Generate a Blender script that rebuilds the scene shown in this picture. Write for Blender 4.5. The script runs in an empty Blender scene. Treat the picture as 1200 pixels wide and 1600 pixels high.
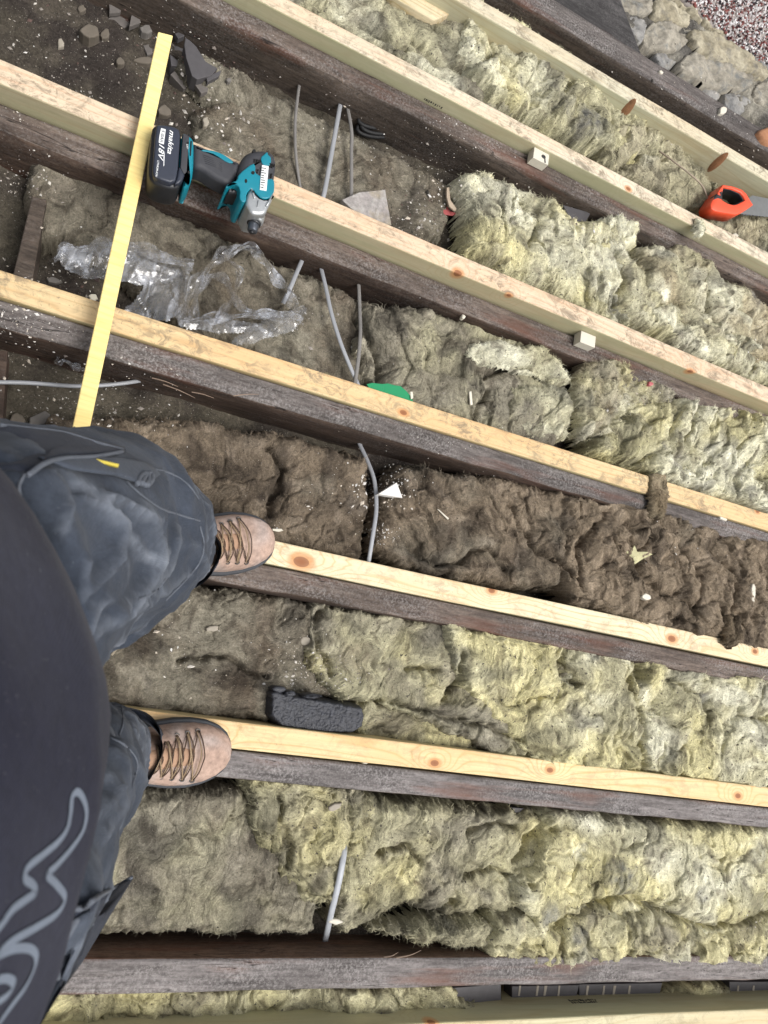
import bpy, bmesh, math, random
import numpy as np
from mathutils import Vector, Matrix
from mathutils.bvhtree import BVHTree

S = bpy.context.scene
C = S.collection
RAD = math.radians

# ------------------------------------------------------------------ camera
F, H = 1130.0, 1.25                       # focal length in photo pixels, height over the joist tops
_d = np.array([3259.6-600, 1485.2-800, F]); _d /= np.linalg.norm(_d)
_n = np.array([77-600, 968-800, F]); _n = _n-_d*(_n@_d); _n /= np.linalg.norm(_n)
_Z = -_n; _Y = np.cross(_Z, _d)
R = np.array([_d, _Y, _Z])                # camera axes -> world axes
def P(px, py, z=0.0):
    """point of the place at height z that the photo shows at px, py"""
    r = R@np.array([px-600.0, py-800.0, F]); t = (z-H)/r[2]
    return Vector((r[0]*t, r[1]*t, z))
def PP(pts, z=0.0): return [P(a, b, z) for a, b in pts]

cd = bpy.data.cameras.new('camera'); cam = bpy.data.objects.new('camera', cd); C.objects.link(cam)
cd.sensor_fit = 'VERTICAL'; cd.sensor_height = 36; cd.sensor_width = 27
cd.lens = F/1600*36; cd.clip_start = 0.01; cd.clip_end = 200
m = Matrix.Identity(4)
for i, v in enumerate((R[:, 0], -R[:, 1], -R[:, 2])):
    for j in range(3): m[j][i] = v[j]
m.translation = (0, 0, H); cam.matrix_world = m
cd.dof.use_dof = True; cd.dof.focus_distance = 1.35; cd.dof.aperture_fstop = 13
S.camera = cam

# ------------------------------------------------------------------ light
W = bpy.data.worlds.new('World'); S.world = W; W.use_nodes = True
nt = W.node_tree; bg = nt.nodes['Background']
sky = nt.nodes.new('ShaderNodeTexSky'); sky.sky_type = 'NISHITA'; sky.sun_disc = False
SUN_EL, SUN_AZ = RAD(62), RAD(120)
sky.sun_elevation = SUN_EL; sky.sun_rotation = SUN_AZ
sky.dust_density = 6; sky.air_density = 1.0; sky.ozone_density = 1.0
hs = nt.nodes.new('ShaderNodeHueSaturation'); hs.inputs['Saturation'].default_value = 0.22
nt.links.new(sky.outputs[0], hs.inputs['Color']); nt.links.new(hs.outputs[0], bg.inputs[0])
bg.inputs[1].default_value = 0.115
sl = bpy.data.lights.new('sun', 'SUN'); sl.energy = 1.45; sl.angle = RAD(30); sl.color = (1, .965, .92)
so = bpy.data.objects.new('sun', sl); C.objects.link(so)
sd = Vector((math.sin(SUN_AZ)*math.cos(SUN_EL), math.cos(SUN_AZ)*math.cos(SUN_EL), math.sin(SUN_EL)))
so.rotation_euler = sd.to_track_quat('Z', 'Y').to_euler(); so.location = (2, -3, 5)
S.view_settings.view_transform = 'Standard'; S.view_settings.look = 'None'
S.view_settings.exposure = 0.56; S.view_settings.gamma = 1; S.view_settings.use_curve_mapping = False
S.render.resolution_x = 768; S.render.resolution_y = 1024

# ------------------------------------------------------------------ noise
def _h(ix, iy, s):
    a = (ix.astype(np.int64)*374761393 + iy.astype(np.int64)*668265263 + int(s)*974634777) & 0xffffffff
    a = ((a ^ (a >> 13))*1274126177) & 0xffffffff
    a = ((a ^ (a >> 16))*2246822519) & 0xffffffff
    return ((a ^ (a >> 15)) & 0xffffff)/float(0xffffff)
def gn(x, y, s=0):
    ix = np.floor(x); iy = np.floor(y); fx = x-ix; fy = y-iy
    u = fx*fx*fx*(fx*(fx*6-15)+10); v = fy*fy*fy*(fy*(fy*6-15)+10)
    def g(a, b):
        t = _h(ix+a, iy+b, s)*6.2831853
        return np.cos(t)*(fx-a)+np.sin(t)*(fy-b)
    n0 = g(0, 0)*(1-u)+g(1, 0)*u; n1 = g(0, 1)*(1-u)+g(1, 1)*u
    return (n0*(1-v)+n1*v)*1.5
def fbm(x, y, o=4, s=0, g=.5):
    a = 1.0; r = 0; t = 0
    for k in range(o):
        r = r+a*gn(x, y, s+k*17); t += a; x = x*2.03+3.1; y = y*2.03+1.7; a *= g
    return r/t*1.35
def ridge(x, y, o=3, s=0):
    a = 1.0; r = 0; t = 0
    for k in range(o):
        r = r+a*(1-2.2*np.abs(gn(x, y, s+k*13))); t += a; x = x*2.1+5.3; y = y*2.1+2.2; a *= .5
    return r/t
def worley(x, y, s=0):
    ix = np.floor(x); iy = np.floor(y); f1 = np.full(x.shape, 9.); f2 = f1.copy(); idv = f1.copy()
    for a in (-1, 0, 1):
        for b in (-1, 0, 1):
            cx = ix+a; cy = iy+b
            dx = cx+.1+.8*_h(cx, cy, s)-x; dy = cy+.1+.8*_h(cx, cy, s+5)-y
            dd = np.sqrt(dx*dx+dy*dy); c = dd < f1
            f2 = np.where(c, f1, np.minimum(f2, dd)); f1 = np.where(c, dd, f1)
            idv = np.where(c, _h(cx, cy, s+9), idv)
    return f1, f2, idv
def sst(x, a, b):
    t = np.clip((x-a)/(b-a), 0, 1); return t*t*(3-2*t)
def n3(v, sc, s=0):      # cheap 3-d noise out of three planes
    return (gn(v[:, 0]*sc+v[:, 2]*sc*.37, v[:, 1]*sc-v[:, 2]*sc*.61, s)+gn(v[:, 1]*sc+v[:, 0]*sc*.3, v[:, 2]*sc+v[:, 0]*sc*.4, s+3))*.7

# ------------------------------------------------------------------ materials
class N:
    """small node-graph writer"""
    def __init__(self, name):
        self.m = bpy.data.materials.new(name); self.m.use_nodes = True
        self.t = self.m.node_tree; self.b = self.t.nodes['Principled BSDF']; self.out = self.t.nodes['Material Output']
    def n(self, typ, ins=None, **kw):
        k = self.t.nodes.new(typ)
        for a, v in kw.items(): setattr(k, a, v)
        for a, v in (ins or {}).items(): self.set(k.inputs[a], v)
        return k
    def set(self, sock, v):
        if isinstance(v, bpy.types.NodeSocket): self.t.links.new(v, sock)
        elif isinstance(v, bpy.types.Node): self.t.links.new(v.outputs[0], sock)
        else: sock.default_value = v
    def math(self, op, a, b=0.0, c=None):
        k = self.n('ShaderNodeMath', {0: a, 1: b}, operation=op)
        if c is not None: self.set(k.inputs[2], c)
        return k.outputs[0]
    def ramp(self, f, stops):
        k = self.n('ShaderNodeValToRGB', {0: f}); e = k.color_ramp.elements
        while len(e) < len(stops): e.new(0.5)
        for q, (p, c) in zip(e, stops):
            q.position = p; q.color = (c, c, c, 1) if isinstance(c, (int, float)) else (*c, 1)
        return k.outputs[0]
    def mix(self, f, a, b, mode='MIX'):
        k = self.n('ShaderNodeMix', data_type='RGBA', blend_type=mode)
        self.set(k.inputs[0], f)
        for i, v in ((6, a), (7, b)):
            self.set(k.inputs[i], (*v, 1) if isinstance(v, tuple) and len(v) == 3 else v)
        return k.outputs[2]
    def co(self, scale=(1, 1, 1), kind='Object'):
        tc = self.n('ShaderNodeTexCoord'); mp = self.n('ShaderNodeMapping', {0: tc.outputs[kind]})
        mp.inputs['Scale'].default_value = scale; return mp.outputs[0]
    def noise(self, vec, sc, det=4, rough=.6, dist=0.0):
        return self.n('ShaderNodeTexNoise', {'Vector': vec, 'Scale': sc, 'Detail': det, 'Roughness': rough, 'Distortion': dist}).outputs[0]
    def bump(self, h, strength=.5, dist=.002, prev=None):
        k = self.n('ShaderNodeBump', {'Height': h, 'Strength': strength, 'Distance': dist})
        if prev is not None: self.set(k.inputs['Normal'], prev)
        return k.outputs[0]
    def end(self, col, rough=.8, normal=None, **kw):
        self.set(self.b.inputs['Base Color'], (*col, 1) if isinstance(col, tuple) else col)
        self.set(self.b.inputs['Roughness'], rough)
        if normal is not None: self.set(self.b.inputs['Normal'], normal)
        for a, v in kw.items(): self.set(self.b.inputs[a.replace('_', ' ')], v)
        return self.m

def m_plain(name, col, rough=.6, var=.25, sc=60, bump=.2, **kw):
    g = N(name); c = g.co(); n = g.noise(c, sc, 5)
    n2 = g.noise(c, sc*.15, 3)
    cc = g.mix(g.ramp(n, [(.3, 1-var), (.7, 1+var*.4)]), (0, 0, 0), col) if False else \
        g.mix(1.0, col, g.ramp(g.math('ADD', g.math('MULTIPLY', n, .5), g.math('MULTIPLY', n2, .5)), [(.3, 1-var), (.7, 1.0)]), 'MULTIPLY')
    return g.end(cc, rough, g.bump(n, bump, .001), **kw)

def m_attr(name, rough=1.0, var=.35, sc=300, bump=.6, bd=.0015, speck=None, stretch=(1, 1, 1), flow=0):
    """colour from the mesh's own 'Col' attribute, broken up by fine grain"""
    g = N(name); c = g.co(stretch); n = g.noise(c, sc, 6, .7); n2 = g.noise(c, sc*.22, 4, .6, 1.2)
    at = g.n('ShaderNodeAttribute', attribute_name='Col')
    cc = g.mix(1.0, at.outputs[0], g.ramp(n, [(.32, 1-var), (.62, 1.0), (.8, 1+var*.5)]), 'MULTIPLY')
    cc = g.mix(1.0, cc, g.ramp(n2, [(.3, 1-var*.8), (.6, 1.0)]), 'MULTIPLY')
    fn = None
    if flow:        # combed fibres: noise drawn out along the mesh's own flow lines
        fa = g.n('ShaderNodeAttribute', attribute_name='Flow').outputs[1]
        f1 = g.noise(fa, 1.0, 5, .62, .25); f2 = g.noise(fa, 3.1, 3, .6, .4); fn = g.math('ADD', g.math('MULTIPLY', f1, .6), g.math('MULTIPLY', f2, .4))
        cc = g.mix(1.0, cc, g.ramp(fn, [(.30, 1-.58*flow), (.45, 1.0), (.56, 1.18), (.72, 1+.85*flow)]), 'MULTIPLY')
    if speck:
        for (s, th, col) in speck:
            q = g.noise(g.co(), s, 2, .5)
            cc = g.mix(g.ramp(q, [(th, 0), (th+.03, 1)]), cc, col)
    nm = g.bump(n2, bump, bd*2.5); nm = g.bump(n, bump, bd, nm)
    if fn is not None: nm = g.bump(fn, .9, .006, nm)
    return g.end(cc, rough, nm, Specular_IOR_Level=.15)

def m_new_wood(name, base, warm, loc, knots=(), dirt=.5, green=0.0, freq=55, dirtcol=(.16, .13, .09), kz=0):
    """fresh sawn pine: growth rings run along x and bend round the knots"""
    g = N(name); tc = g.n('ShaderNodeTexCoord'); sp = g.n('ShaderNodeSeparateXYZ', {0: tc.outputs['Object']})
    x, y, z = sp.outputs
    low = g.noise(g.co((1.6, 14, 14)), 1.0, 3, .5, .3)
    yy = g.math('ADD', y, g.math('MULTIPLY', z, .6))
    v = g.math('MULTIPLY_ADD', yy, freq, g.math('MULTIPLY', low, 7.0))
    kmask = None
    for (kx, ky, kr) in knots:
        dx = g.math('MULTIPLY', g.math('SUBTRACT', x, kx-loc[0]), .62); dy = g.math('SUBTRACT', y, ky-loc[1])
        r2 = g.math('ADD', g.math('MULTIPLY', dx, dx), g.math('MULTIPLY', dy, dy)); dz = g.math('MULTIPLY', g.math('SUBTRACT', z, kz), .45); r2 = g.math('ADD', r2, g.math('MULTIPLY', dz, dz))
        e = g.math('EXPONENT', g.math('MULTIPLY', r2, -1/(kr*2.6)**2))
        v = g.math('ADD', v, g.math('MULTIPLY', e, 4.5))
        q = g.math('EXPONENT', g.math('MULTIPLY', r2, -1/(kr*.95)**2))
        kmask = q if kmask is None else g.math('MAXIMUM', kmask, q)
    band = g.math('SINE', g.math('MULTIPLY', v, 6.2831))
    fine = g.noise(g.co((8, 260, 260)), 1.0, 4, .6)
    col = g.mix(g.ramp(band, [(.0, 0), (.75, .25), (1, 1)]), base, warm)
    col = g.mix(1.0, col, g.ramp(fine, [(.3, .80), (.65, 1.0)]), 'MULTIPLY')
    big = g.noise(g.co((2.5, 10, 10)), 1.0, 4, .6)
    col = g.mix(g.ramp(big, [(.42, 0), (.68, .55)]), col, (base[0]*.92, base[1]*.70, base[2]*.55))
    if green > 0:
        gg = g.noise(g.co((4, 30, 30)), 1.0, 3)
        col = g.mix(g.ramp(gg, [(.35, green*.5), (.65, green)]), col, (.42, .41, .25))
    # trodden dirt, hoof-like smears
    d1 = g.noise(g.co((.7, 1, 1)), 46, 6, .78, .9); d2 = g.noise(g.co((1, 1, 1)), 9, 3, .6)
    dm = g.math('MULTIPLY', g.ramp(d1, [(.47, 0), (.60, 1)]), g.ramp(d2, [(.36, .1), (.58, 1)]))
    col = g.mix(g.math('MULTIPLY', dm, dirt), col, dirtcol)
    d3 = g.noise(g.co((1, 1, 1)), 190, 3, .6, 1.0)
    col = g.mix(g.math('MULTIPLY', g.ramp(d3, [(.62, 0), (.70, 1)]), dirt*.8), col, dirtcol)
    if kmask is not None:
        kr_ = g.ramp(kmask, [(.22, 0), (.42, .55), (.75, .9), (1, 1)])
        kc = g.mix(g.math('GREATER_THAN', kmask, .72), (.52, .24, .09), (.26, .10, .04))
        col = g.mix(kr_, col, kc)
    nm = g.bump(fine, .35, .0006); nm = g.bump(d1, .25, .0008, nm)
    return g.end(col, .62, nm, Specular_IOR_Level=.3)

def m_old_wood(name, a, b, dust=.5, grain=1.0, dustcol=(.36, .34, .33)):
    g = N(name); n = g.noise(g.co((5, 90, 90)), 1.0, 6, .7, .4); n2 = g.noise(g.co((2, 9, 9)), 1.6, 4, .6)
    col = g.mix(g.ramp(n, [(.32, 0), (.68, 1)]), a, b)
    col = g.mix(1.0, col, g.ramp(n2, [(.3, .45), (.62, 1.2)]), 'MULTIPLY'); col = g.mix(1.0, col, g.ramp(g.noise(g.co((1, 3, 3)), 55, 5, .75), [(.32, .55), (.62, 1.15)]), 'MULTIPLY')
    red = g.noise(g.co((3, 30, 30)), 1.0, 3)
    col = g.mix(g.ramp(red, [(.58, 0), (.74, .6)]), col, (a[0]*1.7+.02, a[1]*1.05, a[2]*.75))
    d = g.noise(g.co(), 230, 5, .7); d2 = g.noise(g.co((1, 2.2, 2.2)), 7, 4, .6)
    col = g.mix(g.math('MULTIPLY', g.math('MULTIPLY', g.ramp(d, [(.45, 0), (.66, 1)]), g.ramp(d2, [(.40, .12), (.64, 1)])), dust), col, dustcol)
    # drying cracks along the grain
    ck = g.noise(g.co((3.2, 75, 30)), 1.0, 2, .4, .5)
    cm = g.math('ABSOLUTE', g.math('SUBTRACT', ck, .5))
    cr = g.math('MULTIPLY', g.ramp(cm, [(.0, 1), (.012, 0)]), g.ramp(n2, [(.50, 0), (.58, 1)]))
    col = g.mix(cr, col, (.012, .010, .009))
    nm = g.bump(n, .7*grain, .002); nm = g.bump(cr, -.8, .003, nm); nm = g.bump(d, .4, .0006, nm)
    return g.end(col, .78, nm, Specular_IOR_Level=.25)

# ------------------------------------------------------------------ objects
def tag(o, label=None, cat=None, group=None, kind=None):
    for k, v in (('label', label), ('category', cat), ('group', group), ('kind', kind)):
        if v: o[k] = v
    return o
def thing(name, label, cat, loc=(0, 0, 0), group=None):
    o = bpy.data.objects.new(name, None); C.objects.link(o); o.location = loc; o.empty_display_size = .05
    return tag(o, label, cat, group)
def mk(name, V, Fc, mats, parent=None, mi=None, smooth=True, col=None, loc=None, flow=None):
    """one mesh object from world-space vertices; loc becomes its origin"""
    V = np.asarray([tuple(v) for v in V] if not isinstance(V, np.ndarray) else V, dtype=float)
    org = np.array(parent.location if parent is not None else (loc if loc is not None else (V[:, 0].mean(), V[:, 1].mean(), V[:, 2].min())))
    if parent is not None and parent.parent is not None: org = org+np.array(parent.parent.location)
    me = bpy.data.meshes.new(name)
    if isinstance(Fc, np.ndarray) and Fc.ndim == 2:
        nf, k = Fc.shape
        me.vertices.add(len(V)); me.vertices.foreach_set('co', (V-org).astype(np.float32).ravel())
        me.loops.add(nf*k); me.loops.foreach_set('vertex_index', Fc.astype(np.int32).ravel())
        me.polygons.add(nf); me.polygons.foreach_set('loop_start', np.arange(0, nf*k, k, dtype=np.int32))
        me.update(calc_edges=True)
    else:
        me.from_pydata((V-org).tolist(), [], [list(map(int, f)) for f in Fc]); me.update()
    for q in (mats if isinstance(mats, (list, tuple)) else [mats]): me.materials.append(q)
    if mi is not None: me.polygons.foreach_set('material_index', np.asarray(mi, dtype=np.int32))
    me.polygons.foreach_set('use_smooth', np.full(len(me.polygons), smooth))
    if col is not None:
        a = me.attributes.new('Col', 'FLOAT_COLOR', 'POINT')
        a.data.foreach_set('color', np.c_[col, np.ones(len(col))].astype(np.float32).ravel())
    if flow is not None:
        a = me.attributes.new('Flow', 'FLOAT_VECTOR', 'POINT'); a.data.foreach_set('vector', flow.astype(np.float32).ravel())
    o = bpy.data.objects.new(name, me); C.objects.link(o)
    if parent is not None: o.parent = parent
    else: o.location = Vector(org)
    return o
def grid_faces(nx, ny, keep=None):
    i = np.arange(nx-1)[:, None]*ny+np.arange(ny-1)[None, :]
    f = np.stack([i, i+ny, i+ny+1, i+1], -1).reshape(-1, 4)
    if keep is not None: f = f[keep[f].all(1)]
    return f
def compact(V, Fc, col=None):
    u, inv = np.unique(Fc.ravel(), return_inverse=True)
    return V[u], inv.reshape(Fc.shape), (col[u] if col is not None else None)
def sdf(poly, x, y):
    """distance to a polygon, positive inside"""
    p = np.array([(v[0], v[1]) for v in poly]); n = len(p); d = np.full(x.shape, 1e9); ins = np.zeros(x.shape, bool)
    for i in range(n):
        a = p[i]; b = p[(i+1) % n]; e = b-a; wx = x-a[0]; wy = y-a[1]
        t = np.clip((wx*e[0]+wy*e[1])/max(e@e, 1e-12), 0, 1)
        d = np.minimum(d, np.hypot(wx-t*e[0], wy-t*e[1]))
        c = ((a[1] > y) != (b[1] > y)) & (x < (b[0]-a[0])*(y-a[1])/((b[1]-a[1]) if abs(b[1]-a[1]) > 1e-12 else 1e-12)+a[0])
        ins ^= c
    return np.where(ins, d, -d)
def smooth_poly(pts, it=2):
    p = [Vector(q) for q in pts]
    for _ in range(it):
        r = []
        for i in range(len(p)):
            a, b = p[i], p[(i+1) % len(p)]; r += [a*.75+b*.25, a*.25+b*.75]
        p = r
    return p
def puff(pts, z0, z1, r, steps=4, rb=None):
    """solid with the plan outline pts between z0 and z1, edges rounded by r"""
    n = len(pts); c2 = [Vector((p[0], p[1])) for p in pts]
    ar = sum(c2[i].x*c2[(i+1) % n].y-c2[(i+1) % n].x*c2[i].y for i in range(n))
    if ar < 0: c2.reverse()
    nr = []
    for i in range(n):
        e1 = (c2[i]-c2[i-1]).normalized(); e2 = (c2[(i+1) % n]-c2[i]).normalized()
        t = (e1+e2); t = t.normalized() if t.length > 1e-6 else e1; nr.append(Vector((t.y, -t.x)))
    rb = r if rb is None else rb; lv = []
    for k in range(steps+1):
        a = k/steps*math.pi/2; lv.append((rb*(1-math.sin(a)), z0+rb*(1-math.cos(a))))
    for k in range(steps+1):
        a = k/steps*math.pi/2; lv.append((r*(1-math.cos(a)), z1-r*(1-math.sin(a))))
    V = []; Fc = []
    for (ins, z) in lv:
        for i in range(n): V.append((c2[i].x-nr[i].x*ins, c2[i].y-nr[i].y*ins, z))
    for k in range(len(lv)-1):
        for i in range(n):
            j = (i+1) % n; Fc.append((k*n+i, k*n+j, (k+1)*n+j, (k+1)*n+i))
    Fc.append(tuple(range(n-1, -1, -1))); b = (len(lv)-1)*n; Fc.append(tuple(range(b, b+n)))
    return V, Fc
def join(parts):
    V = []; Fc = []; 
    for v, f in parts:
        o = len(V); V += [tuple(q) for q in v]; Fc += [tuple(i+o for i in g) for g in f]
    return V, Fc
def box(x0, x1, y0, y1, z0, z1):
    V = [(x, y, z) for x in (x0, x1) for y in (y0, y1) for z in (z0, z1)]
    return V, [(0, 1, 3, 2), (4, 6, 7, 5), (0, 4, 5, 1), (2, 3, 7, 6), (0, 2, 6, 4), (1, 5, 7, 3)]
def spline(pts, n=12):
    p = [Vector(q) for q in pts]; p = [p[0]*2-p[1]]+p+[p[-1]*2-p[-2]]; out = []
    for i in range(1, len(p)-2):
        for k in range(n):
            t = k/n; a, b, c, d = p[i-1:i+3]
            out.append(.5*((2*b)+(c-a)*t+(2*a-5*b+4*c-d)*t*t+(-a+3*b-3*c+d)*t**3))
    out.append(p[-2]); return out
def tube(path, r, seg=8, flat=1.0, up=Vector((0, 0, 1)), cap=True):
    """tube; flat > 1 widens it sideways"""
    V = []; Fc = []; n = len(path)
    for i, p in enumerate(path):
        t = (path[min(i+1, n-1)]-path[max(i-1, 0)]).normalized(); s = t.cross(up)
        s = s.normalized() if s.length > 1e-5 else Vector((1, 0, 0)); u = s.cross(t)
        rr = r[i] if isinstance(r, (list, tuple)) else r
        for k in range(seg):
            a = 2*math.pi*k/seg; V.append(p+s*math.cos(a)*rr*flat+u*math.sin(a)*rr)
    for i in range(n-1):
        for k in range(seg):
            j = (k+1) % seg; Fc.append((i*seg+k, i*seg+j, (i+1)*seg+j, (i+1)*seg+k))
    if cap: Fc.append(tuple(range(seg-1, -1, -1))); Fc.append(tuple(range((n-1)*seg, n*seg)))
    return V, Fc

# ------------------------------------------------------------------ setting: ground, ceiling debris, wall
rs = np.random.RandomState(4)
FLOOR = -0.112
M_dirt = m_attr('ceiling_dirt', 1, .5, 260, .9, .002, speck=[(420, .70, (.40, .38, .34)), (900, .74, (.45, .43, .40))])
def floor_h(x, y):
    return (FLOOR+.012*fbm(x*5, y*5, 3, 11)+.011*(ridge(x*8+.8*fbm(x*6, y*6, 2, 3), y*8, 3, 5)-.3)
            + .004*fbm(x*45, y*45, 3, 8)+.003*np.maximum(0, gn(x*130, y*130, 2)))
def make_floor():
    xs = np.arange(-1.1, 2.9, .0085); ys = np.arange(-1.0, 1.62, .0085)
    X, Y = np.meshgrid(xs, ys, indexing='ij'); x = X.ravel(); y = Y.ravel()
    z = floor_h(x, y)
    a = sst(fbm(x*4, y*4, 3, 31), -.25, .35)[:, None]; b = sst(fbm(x*14, y*14, 3, 41), 0, .5)[:, None]
    c = np.array([.060, .050, .044])*(1-a)+np.array([.105, .092, .070])*a
    c = c*(1-.5*b)+np.array([.15, .13, .10])*b*.5
    mk('ceiling_debris', np.c_[x, y, z], grid_faces(len(xs), len(ys)), M_dirt, col=c, loc=(0, 0, FLOOR))['kind'] = 'structure'
make_floor()
g_ = mk('ground', [(-30, -30, -2.6), (30, -30, -2.6), (30, 30, -2.6), (-30, 30, -2.6)], [(0, 1, 2, 3)], m_plain('far_ground', (.12, .11, .09), .95, .4, 3), loc=(0, 0, -2.6))
g_['kind'] = 'structure'
slab = mk('ceiling_boards', *box(-1.3, 3.0, -1.1, 1.9, -.2, -.15), m_plain('ceiling_plaster', (.3, .28, .25), .9, .3, 8)); slab['kind'] = 'structure'

# ------------------------------------------------------------------ timbers
X0, X1 = -1.15, 2.75
def new_timber(label, y0, y1, zt, depth, base, warm, knots=(), dirt=.5, green=.0, side_green=.6, seed=1, name='new_joist', x0=X0, x1=X1, slope=(0, 0), cat='joist', group='new pale timbers fixed beside the old joists'):
    yc = (y0+y1)/2; loc = (x0, yc, zt-depth)
    top = m_new_wood('pine_top', base, warm, loc, knots, dirt, green, 52+seed*5, kz=depth)
    side = m_new_wood('pine_side', (base[0]*.9, base[1]*.95, base[2]*.9), (warm[0]*.9, warm[1]*.95, warm[2]*.9), loc, [(k[0], k[1], k[2]) for k in knots], dirt*.12, side_green, 40, kz=depth)
    prof = [(0, -depth), (0, -.5*depth), (0, -.010), (0, -.003), (.0009, -.0009), (.003, 0), (.5, 0), (-.003, 0), (-.0009, -.0009), (0, -.003), (0, -.010), (0, -.5*depth), (0, -depth)]
    xs = np.arange(x0, x1+.001, .02); V = []; Fc = []; mi = []; np_ = len(prof)
    for x in xs:
        dy = slope[0]+(slope[1]-slope[0])*(x)/1.6
        w = .0012*float(gn(np.array([x*2.3]), np.array([seed*7.3]), seed)[0]); h = .0008*float(gn(np.array([x*3.1]), np.array([seed*3.3]), seed)[0])
        for i, (o, z) in enumerate(prof):
            yy = (y0+o if i < 6 else (yc if i == 6 else y1+o))+dy+w
            V.append((x, yy, zt+z+h))
    n = len(xs)
    for i in range(n-1):
        for k in range(np_-1):
            Fc.append((i*np_+k, (i+1)*np_+k, (i+1)*np_+k+1, i*np_+k+1)); mi.append(0 if 4 <= k <= 7 else 1)
        Fc.append((i*np_+np_-1, (i+1)*np_+np_-1, (i+1)*np_, i*np_)); mi.append(1)
    Fc.append(tuple(range(np_))); mi.append(1); Fc.append(tuple((n-1)*np_+k for k in range(np_-1, -1, -1))); mi.append(1)
    o = mk(name, V, Fc, [top, side], mi=mi, loc=loc, smooth=False)
    return tag(o, label, cat, group)

def old_timber(label, y0, y1, zt, depth, topmat, sidemat, seed=1, name='old_joist', x0=X0, x1=X1, wane=.006, slope=(0, 0), group='dark old joists of the ceiling', cat='joist'):
    xs = np.arange(x0, x1+.001, .006); n = len(xs)
    w = y1-y0
    prof = [(0, -depth)]+[(0, -depth+depth*t) for t in (.2, .4, .6, .75, .86, .93)]+[(.0015, -.003), (.005, -.0005)] \
        + [(w*t, 0) for t in (.18, .28, .38, .48, .58, .68, .78, .88)]+[(w-.004, -.0005), (w-.001, -.003)]+[(w, -depth+depth*t) for t in (.93, .8, .6, .3, 0)]
    k = len(prof); pr = np.array(prof)
    Xg = np.repeat(xs, k); O = np.tile(pr[:, 0], n); Z = np.tile(pr[:, 1], n)
    y = y0+O+slope[0]+(slope[1]-slope[0])*Xg/1.6; z = zt+Z
    edge = np.exp(-((O/.012)**2)); top = np.exp(-((Z/.02)**2))
    wn = np.maximum(0, fbm(Xg*4.5, np.full_like(Xg, seed*3.7), 3, seed)+.15)
    z = z-edge*top*wn*wane*1.8; y = y+edge*top*wn*wane*1.3
    z = z+top*.0016*fbm(Xg*12, O*160, 3, seed+4)+top*.0015*(gn(Xg*3, O*0+seed, seed+3))
    # split along the grain
    for q in range(5):
        cx = x0+(x1-x0)*(.12+.17*q+.08*_h(np.array([q]), np.array([seed]), 3)[0]); co = w*(.3+.45*_h(np.array([q+9]), np.array([seed]), 3)[0]); L = .16+.2*_h(np.array([q]), np.array([seed]), 8)[0]
        t = (Xg-cx)/L; line = co+.10*w*np.sin(t*2.1+q)+.04*w*gn(Xg*30, Xg*0, seed+q)
        z = z-top*.004*np.exp(-((O-line)/.0022)**2)*np.exp(-(t**2)*2.4)
    y = y+(1-top)*np.where(O < w/2, -1, 1)*.0025*fbm(Xg*3, Z*25, 3, seed+7)
    V = np.c_[Xg, y, z]; Fc = []; mi = []
    i = np.arange(n-1)[:, None]*k+np.arange(k-1)[None, :]
    f = np.stack([i, i+k, i+k+1, i+1], -1).reshape(-1, 4)
    kk = np.tile(np.arange(k-1), n-1); mi = np.where((kk >= 7) & (kk <= k-7), 0, 1)
    Fl = f.tolist()+[list(range(k)), [(n-1)*k+q for q in range(k-1, -1, -1)]]
    o = mk(name, V, Fl, [topmat, sidemat], mi=np.r_[mi, 1, 1], loc=(x0, (y0+y1)/2, zt-depth))
    return tag(o, label, cat, group)

T_A = m_old_wood('old_top_grey', (.058, .048, .044), (.165, .145, .136), .65)
T_B = m_old_wood('old_top_brown', (.058, .042, .035), (.175, .138, .115), .55)
T_C = m_old_wood('old_top_dusty', (.085, .074, .071), (.225, .205, .200), .75)
S_A = m_old_wood('old_side_brown', (.040, .025, .019), (.100, .068, .050), .15)
S_B = m_old_wood('old_side_grey', (.052, .039, .031), (.120, .094, .075), .2)

S_C = m_old_wood('old_side_reddish', (.095, .055, .038), (.165, .105, .075), .12)
def kn(px, py, r, z=0): q = P(px, py, z); return (q.x, q.y, r)
# new ones, bottom of the picture first
new_timber('pale greenish new timber along the very bottom edge of the photo', -.616, -.571, .038, .14, (.62, .55, .36), (.52, .43, .26), [kn(672, 1593, .010, .03)], .35, .35, .75, 1)
new_timber('clean yellow new timber under the lower boot, beside the charred block', -.160, -.116, .003, .14, (.74, .58, .33), (.62, .43, .20), [kn(678, 1192, .010), kn(858, 1203, .009), kn(1151, 1243, .010), kn(330, 1150, .007)], .30, 0, .35, 2)
new_timber('pale new timber with a round orange knot, starting under the upper boot', .156, .199, .003, .14, (.78, .68, .47), (.66, .50, .29), [kn(470, 878, .017), kn(767, 923, .009), kn(1048, 998, .013), kn(1178, 1018, .009)], .42, 0, .25, 3, slope=(-.003, .008))
new_timber('honey coloured new timber trodden with brown marks, under the lower half of the yellow batten', .486, .530, .006, .14, (.70, .53, .30), (.60, .42, .22), [kn(628, 646, .009), kn(1180, 800, .007)], .75, 0, .3, 4, slope=(-.001, .014))
new_timber('pinkish new timber standing proud beside the impact driver', .815, .857, .045, .16, (.72, .575, .42), (.64, .45, .31), [kn(714, 428, .010, .04), kn(790, 466, .007, .03), kn(1078, 582, .010, .04)], .75, .05, .8, 5)
new_timber('long whitish new timber with green side, third from the stone wall', 1.208, 1.244, .034, .16, (.72, .64, .50), (.62, .48, .37), [kn(975, 300, .008, .02)], .8, .12, .95, 6)
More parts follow.
